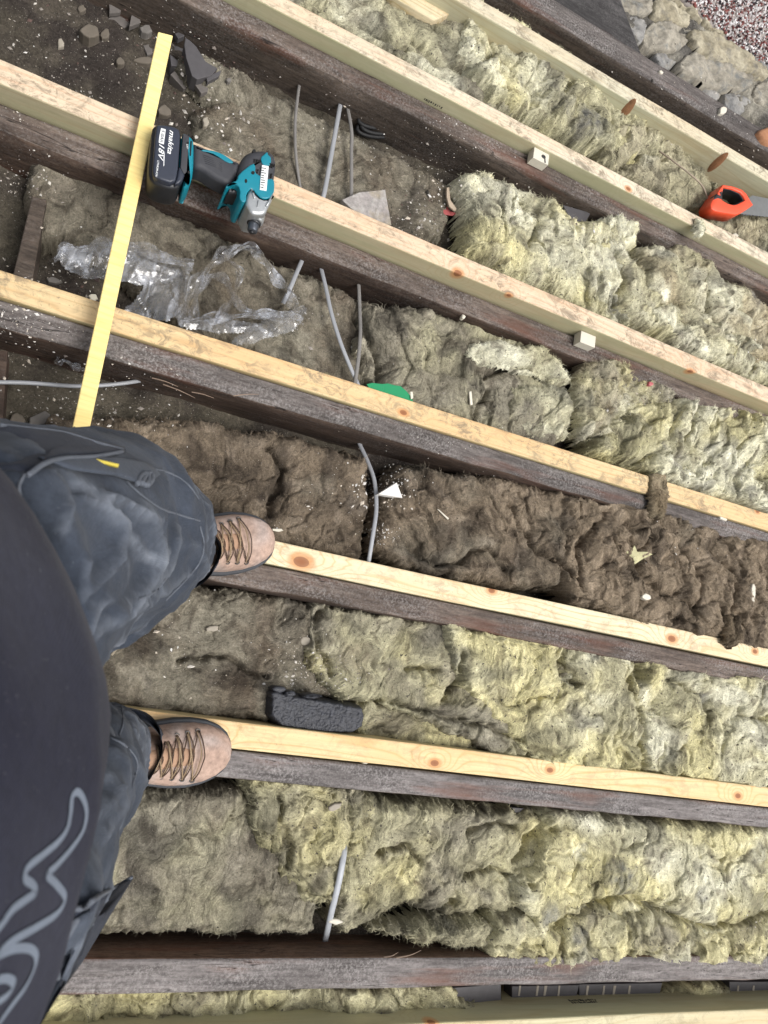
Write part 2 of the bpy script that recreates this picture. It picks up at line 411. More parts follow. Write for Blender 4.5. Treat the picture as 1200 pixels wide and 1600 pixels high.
new_timber('deep pale new timber nearest the stone wall, with two brown knots on its side', 1.450, 1.486, .040, .19, (.66, .61, .47), (.58, .50, .36), [], .8, .15, .35, 7)
# old ones
old_timber('dark old joist lowest in the photo, its brown upper side showing', -.533, -.482, 0, .115, T_C, S_C, 11, wane=.0015)
old_timber('grey old joist with long splits, below the lower boot', -.209, -.163, 0, .115, T_C, S_B, 12, wane=.003)
old_timber('dark brown old joist running out from under the upper boot', .106, .152, 0, .115, T_B, S_A, 13, slope=(0, .008))
old_timber('dusty old joist under the lower part of the yellow batten, splintered edge', .437, .484, 0, .115, T_A, S_A, 14, wane=.009, slope=(0, .016))
old_timber('old joist carrying the impact driver, with raw red wood at its edge', .762, .812, 0, .115, T_B, S_A, 15, wane=.008)
old_timber('deep old joist between the brown debris bay and the long whitish timber', 1.160, 1.205, 0, .125, T_B, S_B, 16, wane=.010)
old_timber('grey old beam alongside the rubble stone wall', 1.548, 1.612, .035, .17, T_A, S_B, 17, wane=.006, cat='beam')

# knots that show on the side face of the deep timber
M_knot = m_plain('knot_wood', (.36, .175, .085), .6, .5, 300)
deep = [o for o in C.objects if o.name.startswith('new_joist')][-1]
for (a, b, ang) in ((984, 168, .5), (1127, 250, .4)):
    r = R@np.array([a-600., b-800., F]); t = 1.4495/r[1]; q = Vector((r[0]*t, 1.4495, H+r[2]*t))
    V = []; 
    for lay, (s, dy) in enumerate(((1, .0005), (.7, -.0014), (.0, -.0018))):
        for k in range(14):
            an = k/14*6.283; V.append((q.x+(.0125*math.cos(an)-.008*math.sin(an))*s, q.y+dy, q.z-.012+.040*math.sin(an)*s))
    Fc = [(l*14+k, l*14+(k+1) % 14, (l+1)*14+(k+1) % 14, (l+1)*14+k) for l in range(2) for k in range(14)]
    mk('knot', V, Fc, M_knot, parent=deep)

# noggins between joists at the left
for (lab, pts, z0, z1) in (('dark wood noggin between two joists left of the plastic wrapping', [(50, 306), (73, 312), (50, 442), (20, 430)], -.11, -.035),
                           ('reddish dark noggin end at the left edge above the trousers', [(-20, 545), (12, 548), (4, 665), (-30, 665)], -.11, -.045)):
    q = PP(pts, z1); mx = [v.copy() for v in q]
    V, Fc = puff(mx, z0, z1, .0025, 2); tag(mk('noggin', V, Fc, S_B if z1 > -.04 else S_A, smooth=False), lab, 'noggin')
# short pale block across the bay at the top
q = PP([(600, -30), (700, -30), (712, 18), (678, 32), (618, -2)], .0)
V, Fc = puff(q, -.06, 0, .002, 2)
pb = mk('timber_offcut', V, Fc, m_new_wood('pine_offcut', (.66, .56, .38), (.52, .40, .22), (q[0].x, q[0].y, -.06), [], .3, .2)); tag(pb, 'cut end of a pale timber half buried in wool at the top edge', 'timber')

# yellow batten laid across two joists
a0, a1 = P(110, 682, .045), P(137, 684, .045); b0, b1 = P(247, 50, .085), P(270, 56, .085)
M_yel = m_new_wood('yellow_batten', (.86, .74, .32), (.80, .66, .27), (a0.x, a0.y, 0), [], .03, 0, 70)
def batten():
    V = []; Fc = []; n = 24; th = .018; d = (b0-a0); L = d.length
    for i in range(n+1):
        t = i/n; p = a0.lerp(b0, t); q = a1.lerp(b1, t)
        e = (q-p).normalized()*.0012
        for v in (p-Vector((0, 0, th)), p-Vector((0, 0, .0012)), p+e, q-e, q-Vector((0, 0, .0012)), q-Vector((0, 0, th))): V.append(v)
    for i in range(n):
        for k in range(6):
            j = (k+1) % 6; Fc.append((i*6+k, i*6+j, (i+1)*6+j, (i+1)*6+k))
    Fc += [tuple(range(5, -1, -1)), tuple(n*6+k for k in range(6))]
    tag(mk('batten', V, Fc, M_yel, smooth=False), 'thin bright yellow batten lying across two joists left of the driver', 'batten')
batten()

# packing pieces by the proud timbers
M_pack = m_plain('pale_packer', (.66, .62, .52), .7, .15, 80); M_ink = m_plain('ink', (.02, .02, .02), .6, .1)
for lab, px, zt, x0_, mark in (('small white packing block with a black mark, wedged beside the whitish timber', (834, 232, 858, 254), .026, 1.2075, True),
                         ('small pale packing block wedged beside the pinkish timber', (905, 513, 934, 537), .026, .8145, False)):
    c = P((px[0]+px[2])/2, (px[1]+px[3])/2, zt); w = .021
    V, Fc = puff([Vector((c.x-w, x0_-.028)), Vector((c.x+w, x0_-.028)), Vector((c.x+w, x0_)), Vector((c.x-w, x0_))], .0015, zt, .0012, 2)
    pk = thing('packing_block', lab, 'block', (c.x, x0_-.014, 0)); mk('block', V, Fc, M_pack, pk, smooth=False)
    if mark:
        V, Fc = join([puff([Vector((c.x+.006+.006*math.cos(k), x0_-.013+.005*math.sin(k))) for k in np.linspace(0, 6.28, 9)[:-1]], zt-.0005, zt+.0006, .0002, 1),
                      puff([Vector((c.x+.010, x0_-.027)), Vector((c.x+.014, x0_-.026)), Vector((c.x+.011, x0_-.015)), Vector((c.x+.008, x0_-.015))], zt-.0005, zt+.0006, .0002, 1)])
        mk('mark', V, Fc, M_ink, pk)
# ink stamps on the sides of two new timbers (unreadable in the photo): rows of tiny strokes
def stamp(host, px0, px1, yplane, rows, seed):
    rr = random.Random(seed); parts = []
    r = R@np.array([px0[0]-600., px0[1]-800., F]); t = yplane/r[1]; A = Vector((r[0]*t, yplane, H+r[2]*t))
    r = R@np.array([px1[0]-600., px1[1]-800., F]); t = yplane/r[1]; B = Vector((r[0]*t, yplane, H+r[2]*t))
    L = B.x-A.x; sg = -1 if yplane > 0 else 1
    for k in range(rows):
        x = 0
        while x < L:
            w = rr.uniform(.0012, .0035); h = rr.uniform(.003, .007); z = A.z-k*.009
            parts.append(box(A.x+x, A.x+x+w, yplane+min(0, sg*.0006), yplane+max(0, sg*.0006), z-h, z)); x += w+rr.uniform(.0012, .004)
    V, Fc = join(parts); mk('ink_stamp', V, Fc, M_ink, host, smooth=False)
NJ = [o for o in C.objects if o.name.startswith('new_joist')]
stamp(NJ[5], (664, 153), (693, 165), 1.2078, 1, 3)
stamp(NJ[0], (895, 1568), (940, 1570), -.5708, 2, 5)

# ------------------------------------------------------------------ mineral wool
YEL = np.array([.64, .585, .32]); PAL = np.array([.74, .72, .56]); GRN = np.array([.42, .395, .26]); GRY = np.array([.28, .258, .20])
DRT = np.array([.205, .182, .140]); BRN = np.array([.240, .190, .136]); DKB = np.array([.145, .115, .084]); CHA = np.array([.10, .10, .095])
M_wool = m_attr('mineral_wool', 1, .40, 420, .6, .0012, flow=.75, speck=[(150, .665, (.09, .08, .065)), (330, .70, (.07, .06, .05))], stretch=(1, 1, 1))
M_wool_old = m_attr('dusty_mineral_wool', 1, .45, 380, .7, .0014, flow=.5, speck=[(500, .71, (.40, .37, .32)), (150, .72, (.04, .034, .028))])
BATTS = []
CRACKS = [[(1030, 1425), (1070, 1440), (1110, 1445), (1160, 1438), (1230, 1425)], [(865, 1465), (890, 1430), (930, 1412), (975, 1403), (1010, 1410), (1030, 1425)], [(570, 1465), (620, 1442), (680, 1436), (725, 1412)],
    [(820, 1350), (838, 1318), (870, 1290)], [(600, 1335), (650, 1325), (668, 1350)], [(735, 1365), (790, 1372), (835, 1378)], [(745, 1300), (790, 1290), (820, 1300)], [(440, 1250), (455, 1320), (450, 1370)],
    [(996, 1035), (985, 1075), (1003, 1110), (1008, 1150), (1000, 1205)], [(578, 1104), (612, 1094), (650, 1102), (700, 1120), (760, 1136), (820, 1158)], [(722, 1020), (716, 1065), (698, 1092)], [(885, 1015), (880, 1050), (905, 1070)],
    [(430, 1062), (380, 1040), (340, 1032), (290, 1036)], [(1050, 1065), (1090, 1085), (1110, 1130)], [(1150, 1110), (1180, 1120), (1230, 1118)], [(640, 1040), (690, 1050)], [(506, 955), (500, 1000), (520, 1050)],
    [(800, 790), (850, 860), (900, 905)], [(945, 800), (905, 850), (905, 915)], [(975, 820), (1000, 900), (1060, 935)], [(1132, 980), (1140, 900), (1105, 865)], [(430, 695), (446, 750), (430, 800)], [(640, 850), (700, 880), (760, 862), (800, 892)], [(1060, 850), (1090, 900), (1080, 960)],
    [(765, 577), (820, 571), (860, 590), (893, 606), (897, 650)], [(745, 690), (752, 640), (775, 600)], [(905, 700), (940, 662), (990, 652)], [(1085, 632), (1068, 690), (1110, 722)], [(985, 722), (1040, 708), (1085, 738)], [(570, 490), (592, 540), (600, 600)],
    [(958, 395), (975, 440), (958, 480), (995, 530)], [(1055, 468), (1100, 482), (1155, 535)], [(1100, 430), (1112, 484)], [(820, 300), (845, 340), (830, 380)], [(760, 60), (790, 112), (845, 152)], [(905, 95), (880, 150), (930, 192), (965, 215)],
    [(950, 275), (1000, 240), (1045, 252)], [(560, 20), (600, 60), (640, 70)], [(650, 60), (690, 90), (730, 110)]]
CRK = [[(q.x, q.y) for q in spline([P(a, b, -.01) for a, b in c], 3)] for c in CRACKS]
BANDS = [(-.616, -.571, .038), (-.533, -.482, 0), (-.209, -.116, 0), (.106, .202, 0), (.437, .538, 0), (.762, .857, 0), (1.160, 1.244, 0), (1.450, 1.486, .04)]
def batt(label, px, top, cols, seed, cell=.075, cell_amp=.016, fold=.010, fluff=1.0, pillow=.012, edge=.03, res=.0026, zref=-.02, zb=None,
         stains=(), group=None, nfib=9000, ragged=.012, tilt=(0, 0), fibcol=None, name='insulation_batt', mat=None, streak=1.0, soot=.80, nogrow=False, dirn=None):
    """px: outline in the photo (at height zref). cols: list of (colour, weight-noise scale). stains: (px, py, radius m, colour, strength)"""
    poly = [P(a, b, zref) for a, b in px]
    pa = np.array([(v.x, v.y) for v in poly]); mn = pa.min(0)-.045; mx = pa.max(0)+.045; grow = .022 if top < .02 and zb is None and not nogrow else 0
    xs = np.arange(mn[0], mx[0], res); ys = np.arange(mn[1], mx[1], res)
    X, Y = np.meshgrid(xs, ys, indexing='ij'); x = X.ravel(); y = Y.ravel()
    # warped coordinates: folds and swirls
    wx = x+.022*fbm(x*11, y*11, 3, seed+1); wy = y+.022*fbm(x*11, y*11, 3, seed+2)
    d0 = sdf(poly, x, y); d = d0+grow+ragged*fbm(x*22, y*22, 4, seed+3)+.004*gn(x*160, y*160, seed)
    zb = FLOOR-.01 if zb is None else zb
    th = top-zb
    mt = np.clip(d/edge, 0, 1); prof = np.sqrt(np.clip(1-(1-mt)**2, 0, 1))
    f1, f2, idv = worley(wx/(cell*1.45), wy/(cell*1.05), seed+4)
    crease = np.clip((f2-f1)*2.6, 0, 1); crease = np.sqrt(crease)
    g1, g2, id2 = worley((wx+.3)/(cell*.36), wy/(cell*.30), seed+5)
    cr2 = np.sqrt(np.clip((g2-g1)*2.8, 0, 1))
    fl = sst(fbm(x*7, y*7, 2, seed+6), -.3, .4)        # where it is fluffy and torn
    ang = dirn if dirn is not None else 1.2+1.1*math.sin(seed*1.7)
    ca, sa = math.cos(ang), math.sin(ang); u = wx*ca+wy*sa; v = -wx*sa+wy*ca
    pv = v+.052*(.6+.4*fluff)*fbm(x*7, y*7, 2, seed+15)+.014*fbm(x*21, y*21, 2, seed+16)+.004*gn(x*60, y*60, seed+49)     # lines of equal pv are the fold lines; fibres follow them
    lobe = (np.abs(np.sin(46*pv)))**.7*.75+.25*(np.abs(np.sin(103*pv+2*fbm(u*14, v*14, 2, seed+17))))**.7
    st = .7*gn(u*20, pv*190, seed+8)+.6*gn(u*10, pv*110, seed+19)
    cl = gn(wx*8.5+.6*gn(wx*21, wy*21, seed+43), wy*8.5, seed+44); crack = np.exp(-(cl/.030)**2)*sst(fbm(x*6, y*6, 2, seed+45), -.25, .15)
    cl2 = gn(wx*19+.5*gn(wx*40, wy*40, seed+46), wy*19, seed+47); crack2 = np.exp(-(cl2/.05)**2)*fl
    z = zb+prof*th
    z = z+mt*(pillow*1.7*fbm(x*6, y*6, 2, seed+10)+cell_amp*.85*(crease-1)*(.3+.5*np.clip(fbm(x*9, y*9, 2, seed+48)+.6, 0, 1.4))
              + fold*.22*(cr2-1)*fl+fold*1.7*(lobe-.6)*(.2+.8*fl)-(.005+.35*cell_amp)*crack-.12*fold*crack2
              + .0024*st*streak*(.5+.6*fl)+fluff*(.0020*fbm(x*48, y*48, 2, seed+11)+.0016*gn(x*210, y*210, seed+12)+.0008*gn(x*420, y*420, seed+13)))
    for c in CRK:
        ca_ = np.array(c)
        if ca_[:, 0].max() < mn[0] or ca_[:, 0].min() > mx[0] or ca_[:, 1].max() < mn[1] or ca_[:, 1].min() > mx[1]: continue
        near = np.where((x > ca_[:, 0].min()-.05) & (x < ca_[:, 0].max()+.05) & (y > ca_[:, 1].min()-.05) & (y < ca_[:, 1].max()+.05))[0]
        if len(near) == 0: continue
        xa = x[near]+.005*gn(x[near]*45, y[near]*45, 91)+.010*gn(x[near]*16, y[near]*16, 93); ya = y[near]+.005*gn(x[near]*45, y[near]*45, 92)+.010*gn(x[near]*16, y[near]*16, 94); dm = np.full(len(near), 1e9)
        for i in range(len(c)-1):
            a0, a1 = c[i], c[i+1]; ex, ey = a1[0]-a0[0], a1[1]-a0[1]; t_ = np.clip(((xa-a0[0])*ex+(ya-a0[1])*ey)/(ex*ex+ey*ey+1e-12), 0, 1)
            dm = np.minimum(dm, np.hypot(xa-a0[0]-t_*ex, ya-a0[1]-t_*ey))
        z[near] -= mt[near]*(.026*np.exp(-(dm/.0045)**2)+.012*np.exp(-(dm/.018)**2))
    z = z+mt*(tilt[0]*(x-pa[:, 0].mean())+tilt[1]*(y-pa[:, 1].mean()))
    if grow:
        for (b0, b1, bz) in BANDS:      # wool tucked against a timber stays below its top
            w = np.clip((y-b0)/.004, 0, 1)*np.clip((b1-y)/.004, 0, 1); z = np.where((w > 0) & (d0 < .004), np.minimum(z, bz-.005), z)
    k = .0035*fluff
    xx = x+mt*k*1.6*fbm(x*30, y*30, 2, seed+13)-mt*.007*(lobe-.6)*fl*sa; yy = y+mt*k*1.6*fbm(x*30, y*30, 2, seed+14)-mt*.005*cell_amp/.016*(1-crease)+mt*.007*(lobe-.6)*fl*ca
    # colour: broad patches of the material's own tone, dirt and stains
    n = len(cols); acc = np.zeros((len(x), 3)); wsum = np.zeros(len(x))+1e-6
    for i, (c, w) in enumerate(cols):
        q = w*np.exp(4.2*fbm(wx*(6+2*i)+2*pv, wy*(6+2*i), 3, seed+20+i)); acc += q[:, None]*c; wsum += q
    col = acc/wsum[:, None]
    col = col*(1+.22*st*(.4+.6*fl))[:, None]*(1+.20*fbm(x*60, y*60, 3, seed+30))[:, None]*(1+.14*gn(x*300, y*300, seed+32))[:, None]
    # soot and dust smeared in soft blotches over the fibres
    sm1 = sst(fbm(wx*11, wy*11, 4, seed+40), .05, .45)[:, None]*soot; sm2 = sst(fbm(wx*34+u*9, wy*34, 3, seed+41), .18, .6)[:, None]*soot*.9
    hl = sst(fbm(wx*20, wy*20, 4, seed+42), .05, .5)[:, None]*.5
    col = col*(1-hl)+(col*1.35+.03)*hl
    col = col*(1-sm1)+col*np.array([.42, .42, .44])*sm1; col = col*(1-sm2)+col*np.array([.38, .36, .36])*sm2
    for (sx, sy, sr, sc, ss) in stains:
        q = P(sx, sy, zref); dd = np.hypot(x-q.x+.4*sr*fbm(x*18, y*18, 3, seed+31), y-q.y+.4*sr*fbm(x*18, y*18, 3, seed+33))/sr
        w = (1-sst(dd, .45, 1.15))[:, None]*ss*(.7+.5*fbm(x*70, y*70, 2, seed+35))[:, None]; w = np.clip(w, 0, 1)
        col = col*(1-w)+np.array(sc)*w
    col = np.clip(col, .01, .9)
    keep = d > -.001
    Fq = grid_faces(len(xs), len(ys), keep); V = np.c_[xx, yy, z]
    flow = np.c_[u*16, pv*150, fl]; _, _, fw = compact(V, Fq, flow); V, Fq, cc = compact(V, Fq, col); dk = d[np.unique(grid_faces(len(xs), len(ys), keep).ravel())]
    # loose fibres and tufts on the surface
    rr = np.random.RandomState(seed); cand = rr.randint(0, len(V), nfib)
    wgt = sst(fbm(V[cand, 0]*9, V[cand, 1]*9, 2, seed+6), -.45, .4); cand = cand[(rr.rand(len(cand)) < .18+.8*wgt) & (dk[cand] > .007)][:nfib]
    m_ = len(cand); p = V[cand]; a_ = ang+rr.randn(m_)*.7+(rr.rand(m_) < .5)*np.pi
    L = rr.gamma(2.0, .0022, m_)*(.5+.6*fluff); L = np.clip(L, .002, .016)
    up = np.abs(rr.randn(m_))*.10+.01
    dx = np.cos(a_); dy = np.sin(a_); w = rr.uniform(.00018, .00042, m_); bend = rr.randn(m_)*.6
    px_ = -dy*w; py_ = dx*w
    p1 = p+np.c_[dx*L*.5, dy*L*.5, up*L*.6+.0004]; p2 = p+np.c_[(dx-dy*bend)*L, (dy+dx*bend)*L, up*L*.55]
    o_ = np.c_[px_, py_, np.zeros(m_)]
    FV = np.stack([p-o_-[0, 0, .001], p+o_-[0, 0, .001], p1+o_, p1-o_, p2+o_*.35, p2-o_*.35], 1).reshape(-1, 3)
    b = (np.arange(m_)*6)[:, None]+len(V)
    FF = np.r_[b+[0, 1, 2, 3], b+[3, 2, 4, 5]]
    fc = cc[cand]*(rr.uniform(.75, 1.35, m_))[:, None]
    if fibcol is not None: fc = fc*.5+np.array(fibcol)*.5
    fc = np.clip(np.repeat(fc, 6, 0), 0, .9)
    o = mk(name, np.r_[V, FV], np.r_[Fq, FF], mat or M_wool, col=np.r_[cc, fc], flow=np.r_[fw, np.repeat(fw[cand], 6, 0)], loc=(pa[:, 0].mean(), pa[:, 1].mean(), FLOOR))
    tag(o, label, 'insulation', group)
    BATTS.append(o); return o

# bay under the bottom-most timber gap
batt('thin strip of greenish wool in the gap below the lowest dark joist', [(60, 1560), (420, 1556), (690, 1552), (735, 1580), (420, 1604), (60, 1600)], -.012, [(YEL, .6), (GRN, 1.2)], 101, zref=-.02, edge=.012, nfib=2500, fluff=.6, stains=[(300, 1570, .05, DRT, .5)])
batt('small scrap of green wool low down below the lowest dark joist at right', [(1040, 1560), (1095, 1545), (1135, 1552), (1130, 1575), (1040, 1578)], -.045, [(YEL, .5), (GRN, 1)], 102, edge=.012, nfib=800, fluff=.6, zref=-.05)
# bay 1 : between lowest joist and the joist under the lower boot
batt('flat grey green batt in the lowest bay, beside the trouser leg', [(60, 1225), (385, 1232), (440, 1290), (510, 1300), (522, 1350), (512, 1400), (508, 1462), (487, 1477), (60, 1478)], -.030,
     [(GRY, 1.3), (DRT, 1.0), (GRN, .4)], 111, nogrow=True, cell=.16, cell_amp=.007, fold=.003, fluff=.5, pillow=.007, nfib=9000, streak=.6, mat=M_wool_old, stains=[(340, 1290, .02, DKB, .5), (300, 1440, .06, DRT, .5)])
batt('ragged yellow green tuft of wool around the lower grey cable', [(400, 1228), (545, 1240), (580, 1262), (560, 1330), (525, 1330), (512, 1395), (480, 1400), (440, 1330), (400, 1290)], -.012,
     [(GRN, 1), (YEL, .7), (GRY, .6)], 112, cell=.05, cell_amp=.016, fold=.014, fluff=1.2, nfib=7000, edge=.02)
batt('crumpled olive batt in the middle of the lowest bay', [(535, 1236), (700, 1252), (870, 1268), (890, 1330), (870, 1430), (700, 1440), (640, 1425), (600, 1450), (545, 1478), (520, 1450), (528, 1340)], -.018,
     [(GRN, 1.1), (GRY, .9), (YEL, .4)], 113, nogrow=True, dirn=1.2, cell=.11, cell_amp=.018, fold=.009, fluff=.9, pillow=.010, nfib=12000, stains=[(710, 1430, .035, CHA, .5), (650, 1382, .006, (.10, .05, .035), .9), (880, 1280, .05, GRY, .5)])
batt('big bright yellow batt at the lower right of the photo', [(862, 1272), (1000, 1292), (1230, 1300), (1240, 1440), (1100, 1452), (1030, 1430), (900, 1420), (835, 1440), (815, 1400), (845, 1340)], .002,
     [(YEL, 1.5), (PAL, .8), (GRN, .5)], 114, dirn=1.45, cell=.20, cell_amp=.016, fold=.006, fluff=.75, pillow=.012, nfib=14000, edge=.028, streak=1.4,
     stains=[(965, 1365, .045, (.24, .24, .21), .85), (1085, 1390, .022, (.28, .28, .26), .7), (1010, 1330, .04, GRY, .5), (850, 1430, .03, (.3, .3, .27), .7), (1175, 1330, .03, PAL, .6), (905, 1330, .02, PAL, .8)])
batt('rolled dark edge of wool lying along the lowest joist', [(580, 1450), (690, 1432), (790, 1432), (840, 1460), (800, 1495), (730, 1494), (640, 1480), (590, 1470)], -.022,
     [(GRY, 1.2), (GRN, 1)], 115, nogrow=True, dirn=.1, cell=.06, cell_amp=.012, fold=.012, nfib=6000, edge=.03, stains=[(700, 1450, .03, CHA, .5)])
batt('pale yellow torn lumps of wool overlapping the top of the lowest joist', [(780, 1440), (900, 1425), (1010, 1425), (1110, 1455), (1240, 1430), (1240, 1500), (1060, 1499), (880, 1500), (790, 1502), (765, 1480)], .000,
     [(PAL, .8), (YEL, 1.2), (GRN, .5), (GRY, .5)], 116, cell=.055, cell_amp=.020, fold=.013, fluff=1.2, pillow=.008, nfib=12000, edge=.022, stains=[(895, 1450, .02, (.25, .25, .24), .8), (1000, 1470, .03, GRY, .6), (1150, 1440, .03, DRT, .5)])
# bay 2
batt('dusty brown grey batt between the two boots', [(60, 935), (300, 930), (440, 940), (520, 958), (545, 1010), (560, 1085), (440, 1075), (420, 1120), (60, 1100)], -.034,
     [(DRT, 1.5), (GRY, .6), (DKB, .6)], 121, cell=.13, cell_amp=.007, fold=.003, fluff=.5, pillow=.010, nfib=9000, streak=.5, mat=M_wool_old, stains=[(520, 1010, .04, BRN, .5)])
batt('olive grey slab of wool above the charred block', [(505, 955), (700, 985), (850, 1012), (885, 1060), (880, 1150), (800, 1180), (700, 1130), (640, 1105), (600, 1080), (540, 1085), (500, 1040)], -.010,
     [(GRY, 1.1), (GRN, .9), (YEL, .3)], 122, dirn=1.2, cell=.15, cell_amp=.014, fold=.006, fluff=.75, pillow=.010, nfib=12000, edge=.02, streak=1.1,
     stains=[(620, 1060, .04, DRT, .6), (700, 1100, .03, DRT, .4), (560, 1030, .04, BRN, .4)])
batt('upright yellow green batt with streaky folds, ending at a dark split', [(700, 982), (810, 1003), (880, 1010), (985, 1038), (988, 1090), (1003, 1150), (990, 1196), (920, 1195), (830, 1180), (790, 1120), (720, 1060)], .004,
     [(YEL, 1.2), (PAL, .5), (GRN, 1)], 123, dirn=1.5, cell=.13, cell_amp=.018, fold=.010, fluff=.9, pillow=.010, nfib=14000, edge=.018, streak=1.8, stains=[(885, 1060, .013, PAL, .8), (900, 1120, .03, GRY, .5), (770, 1080, .03, GRY, .5)])
batt('torn yellow batt at the right edge above the clean yellow timber', [(1005, 1040), (1120, 1052), (1240, 1062), (1240, 1228), (1130, 1216), (1010, 1198), (1012, 1130), (1000, 1080)], .006,
     [(YEL, 1.1), (PAL, .9), (GRN, .8)], 124, dirn=1.2, cell=.10, cell_amp=.022, fold=.012, fluff=1.1, pillow=.012, nfib=14000, edge=.022, streak=1.4, stains=[(1090, 1090, .022, (.2, .2, .19), .8), (1060, 1150, .02, GRY, .6), (1160, 1060, .03, GRN, .6)])
batt('rolled lip of wool tucked beside the charred block', [(578, 1095), (640, 1100), (700, 1118), (850, 1152), (990, 1180), (990, 1205), (850, 1192), (740, 1178), (640, 1160), (580, 1150)], -.030,
     [(GRN, 1.2), (YEL, .5), (DRT, .6)], 125, cell=.06, cell_amp=.016, fold=.012, fluff=1, nfib=6000, edge=.022)
# bay 3 (brown)
batt('flat dark brown dusty batt between plastic cable and upper boot', [(90, 655), (330, 665), (470, 690), (570, 720), (575, 770), (560, 868), (420, 840), (300, 790), (90, 780)], -.030,
     [(DKB, 1.2), (BRN, 1.0)], 131, cell=.10, cell_amp=.009, fold=.005, fluff=.7, pillow=.010, nfib=10000, streak=.7, mat=M_wool_old, stains=[(500, 760, .04, DRT, .5), (560, 780, .03, (.2, .17, .14), .5)])
batt('thick brown wool in the middle of the brown bay', [(635, 735), (760, 752), (900, 780), (940, 830), (900, 910), (800, 905), (640, 882), (600, 850), (610, 780)], -.012,
     [(BRN, 1.3), (DKB, .8), (DRT, .4)], 132, dirn=2.4, cell=.12, cell_amp=.018, fold=.010, fluff=1.0, pillow=.010, nfib=14000, edge=.03, streak=1.3, mat=M_wool_old)
batt('shaggy brown wool spilling over the pale knotted timber at right', [(880, 785), (1010, 800), (1100, 825), (1240, 860), (1240, 1016), (1140, 1000), (1000, 965), (890, 935), (880, 880), (900, 830)], .010,
     [(np.array([.275, .218, .155]), 1.4), (BRN, .8)], 133, dirn=2.2, cell=.07, cell_amp=.024, fold=.016, fluff=1.5, pillow=.012, nfib=22000, edge=.024, streak=2.0, mat=M_wool_old, ragged=.010, stains=[(1060, 830, .04, DRT, .5)])
batt('lump of brown wool hanging down over the pale timber near its second red knot', [(1122, 960), (1152, 962), (1156, 1000), (1140, 1014), (1126, 1004)], .026, [(np.array([.18, .14, .095]), 1)], 134, cell=.02, cell_amp=.006, fold=.006, nfib=1500, edge=.012, zb=.004, zref=.01, ragged=.005, res=.0018, mat=M_wool_old)
batt('brown tuft of wool draped across the honey coloured timber', [(1015, 738), (1040, 742), (1046, 775), (1034, 815), (1010, 808), (1012, 775)], .022, [(np.array([.22, .17, .11]), 1), (GRN, .2)], 135, cell=.02, cell_amp=.006, fold=.006, nfib=2000, edge=.012, zb=.0, zref=.01, ragged=.006, res=.0018, mat=M_wool_old)
# bay 4
batt('dusty grey brown batt left of the green scrap, under the plastic', [(60, 225), (300, 335), (440, 405), (590, 470), (600, 540), (560, 600), (440, 550), (330, 500), (160, 380), (60, 330)], -.050,
     [(GRY, .55), (DRT, 1.9), (DKB, .5)], 141, cell=.15, cell_amp=.006, fold=.003, fluff=.4, pillow=.010, nfib=9000, streak=.6, mat=M_wool_old, stains=[(520, 500, .05, GRY, .5), (520, 580, .01, YEL, .7)])
batt('brownish matted wool beside the green scrap', [(580, 480), (700, 492), (830, 535), (885, 575), (890, 650), (860, 690), (780, 672), (690, 640), (600, 600), (572, 540)], -.018,
     [(GRY, 1.0), (DRT, 1.0), (GRN, .6)], 142, cell=.10, cell_amp=.018, fold=.010, fluff=1.0, pillow=.012, nfib=13000, edge=.03, stains=[(700, 600, .06, DRT, .5), (840, 560, .05, GRN, .4)])
batt('pale curled flap of wool in the middle of the photo', [(770, 522), (860, 540), (888, 570), (895, 592), (868, 600), (850, 585), (790, 572), (740, 568), (730, 545)], .000,
     [(PAL, .8), (YEL, .9), (GRN, .5)], 143, cell=.06, cell_amp=.010, fold=.010, fluff=1.1, nfib=6000, edge=.018, zb=-.05, zref=0)
batt('grey topped rounded lump of wool right of the wood splinter', [(795, 600), (880, 595), (903, 640), (890, 690), (820, 690), (785, 650)], -.002,
     [(GRN, 1), (PAL, .6), (GRY, .5)], 144, cell=.12, cell_amp=.010, fold=.006, fluff=1.0, nfib=6000, edge=.035, zb=-.07, stains=[(830, 640, .035, (.22, .20, .16), .85)])
batt('upright torn knot of pale wool below the packing block', [(905, 562), (960, 565), (985, 560), (980, 600), (960, 640), (945, 680), (905, 690), (890, 640), (895, 590)], .014,
     [(PAL, .8), (YEL, .5), (BRN, .35), (GRY, .5)], 145, cell=.035, cell_amp=.020, fold=.014, fluff=1.4, nfib=8000, edge=.022, zb=-.06, stains=[(935, 645, .015, (.16, .12, .07), .8)])
batt('fluffy pale wool heap along the honey timber at the right edge', [(985, 640), (1060, 635), (1130, 640), (1240, 668), (1240, 815), (1150, 778), (1020, 738), (930, 700), (940, 660)], .010,
     [(PAL, 1.3), (YEL, .8), (GRN, .5)], 146, cell=.05, cell_amp=.024, fold=.016, fluff=1.5, pillow=.014, nfib=22000, edge=.028, streak=1.5, stains=[(1020, 700, .018, (.16, .15, .13), .85), (1050, 722, .03, (.34, .32, .27), .6), (1160, 770, .02, (.2, .2, .19), .6), (990, 680, .03, GRY, .5)])
batt('ragged greenish tufts of wool under the small red scrap', [(960, 575), (1000, 585), (1050, 610), (1055, 650), (1000, 670), (950, 655)], -.004,
     [(PAL, .7), (GRY, .8), (YEL, .6)], 147, cell=.03, cell_amp=.018, fold=.012, fluff=1.4, nfib=6000, edge=.018, zb=-.07)
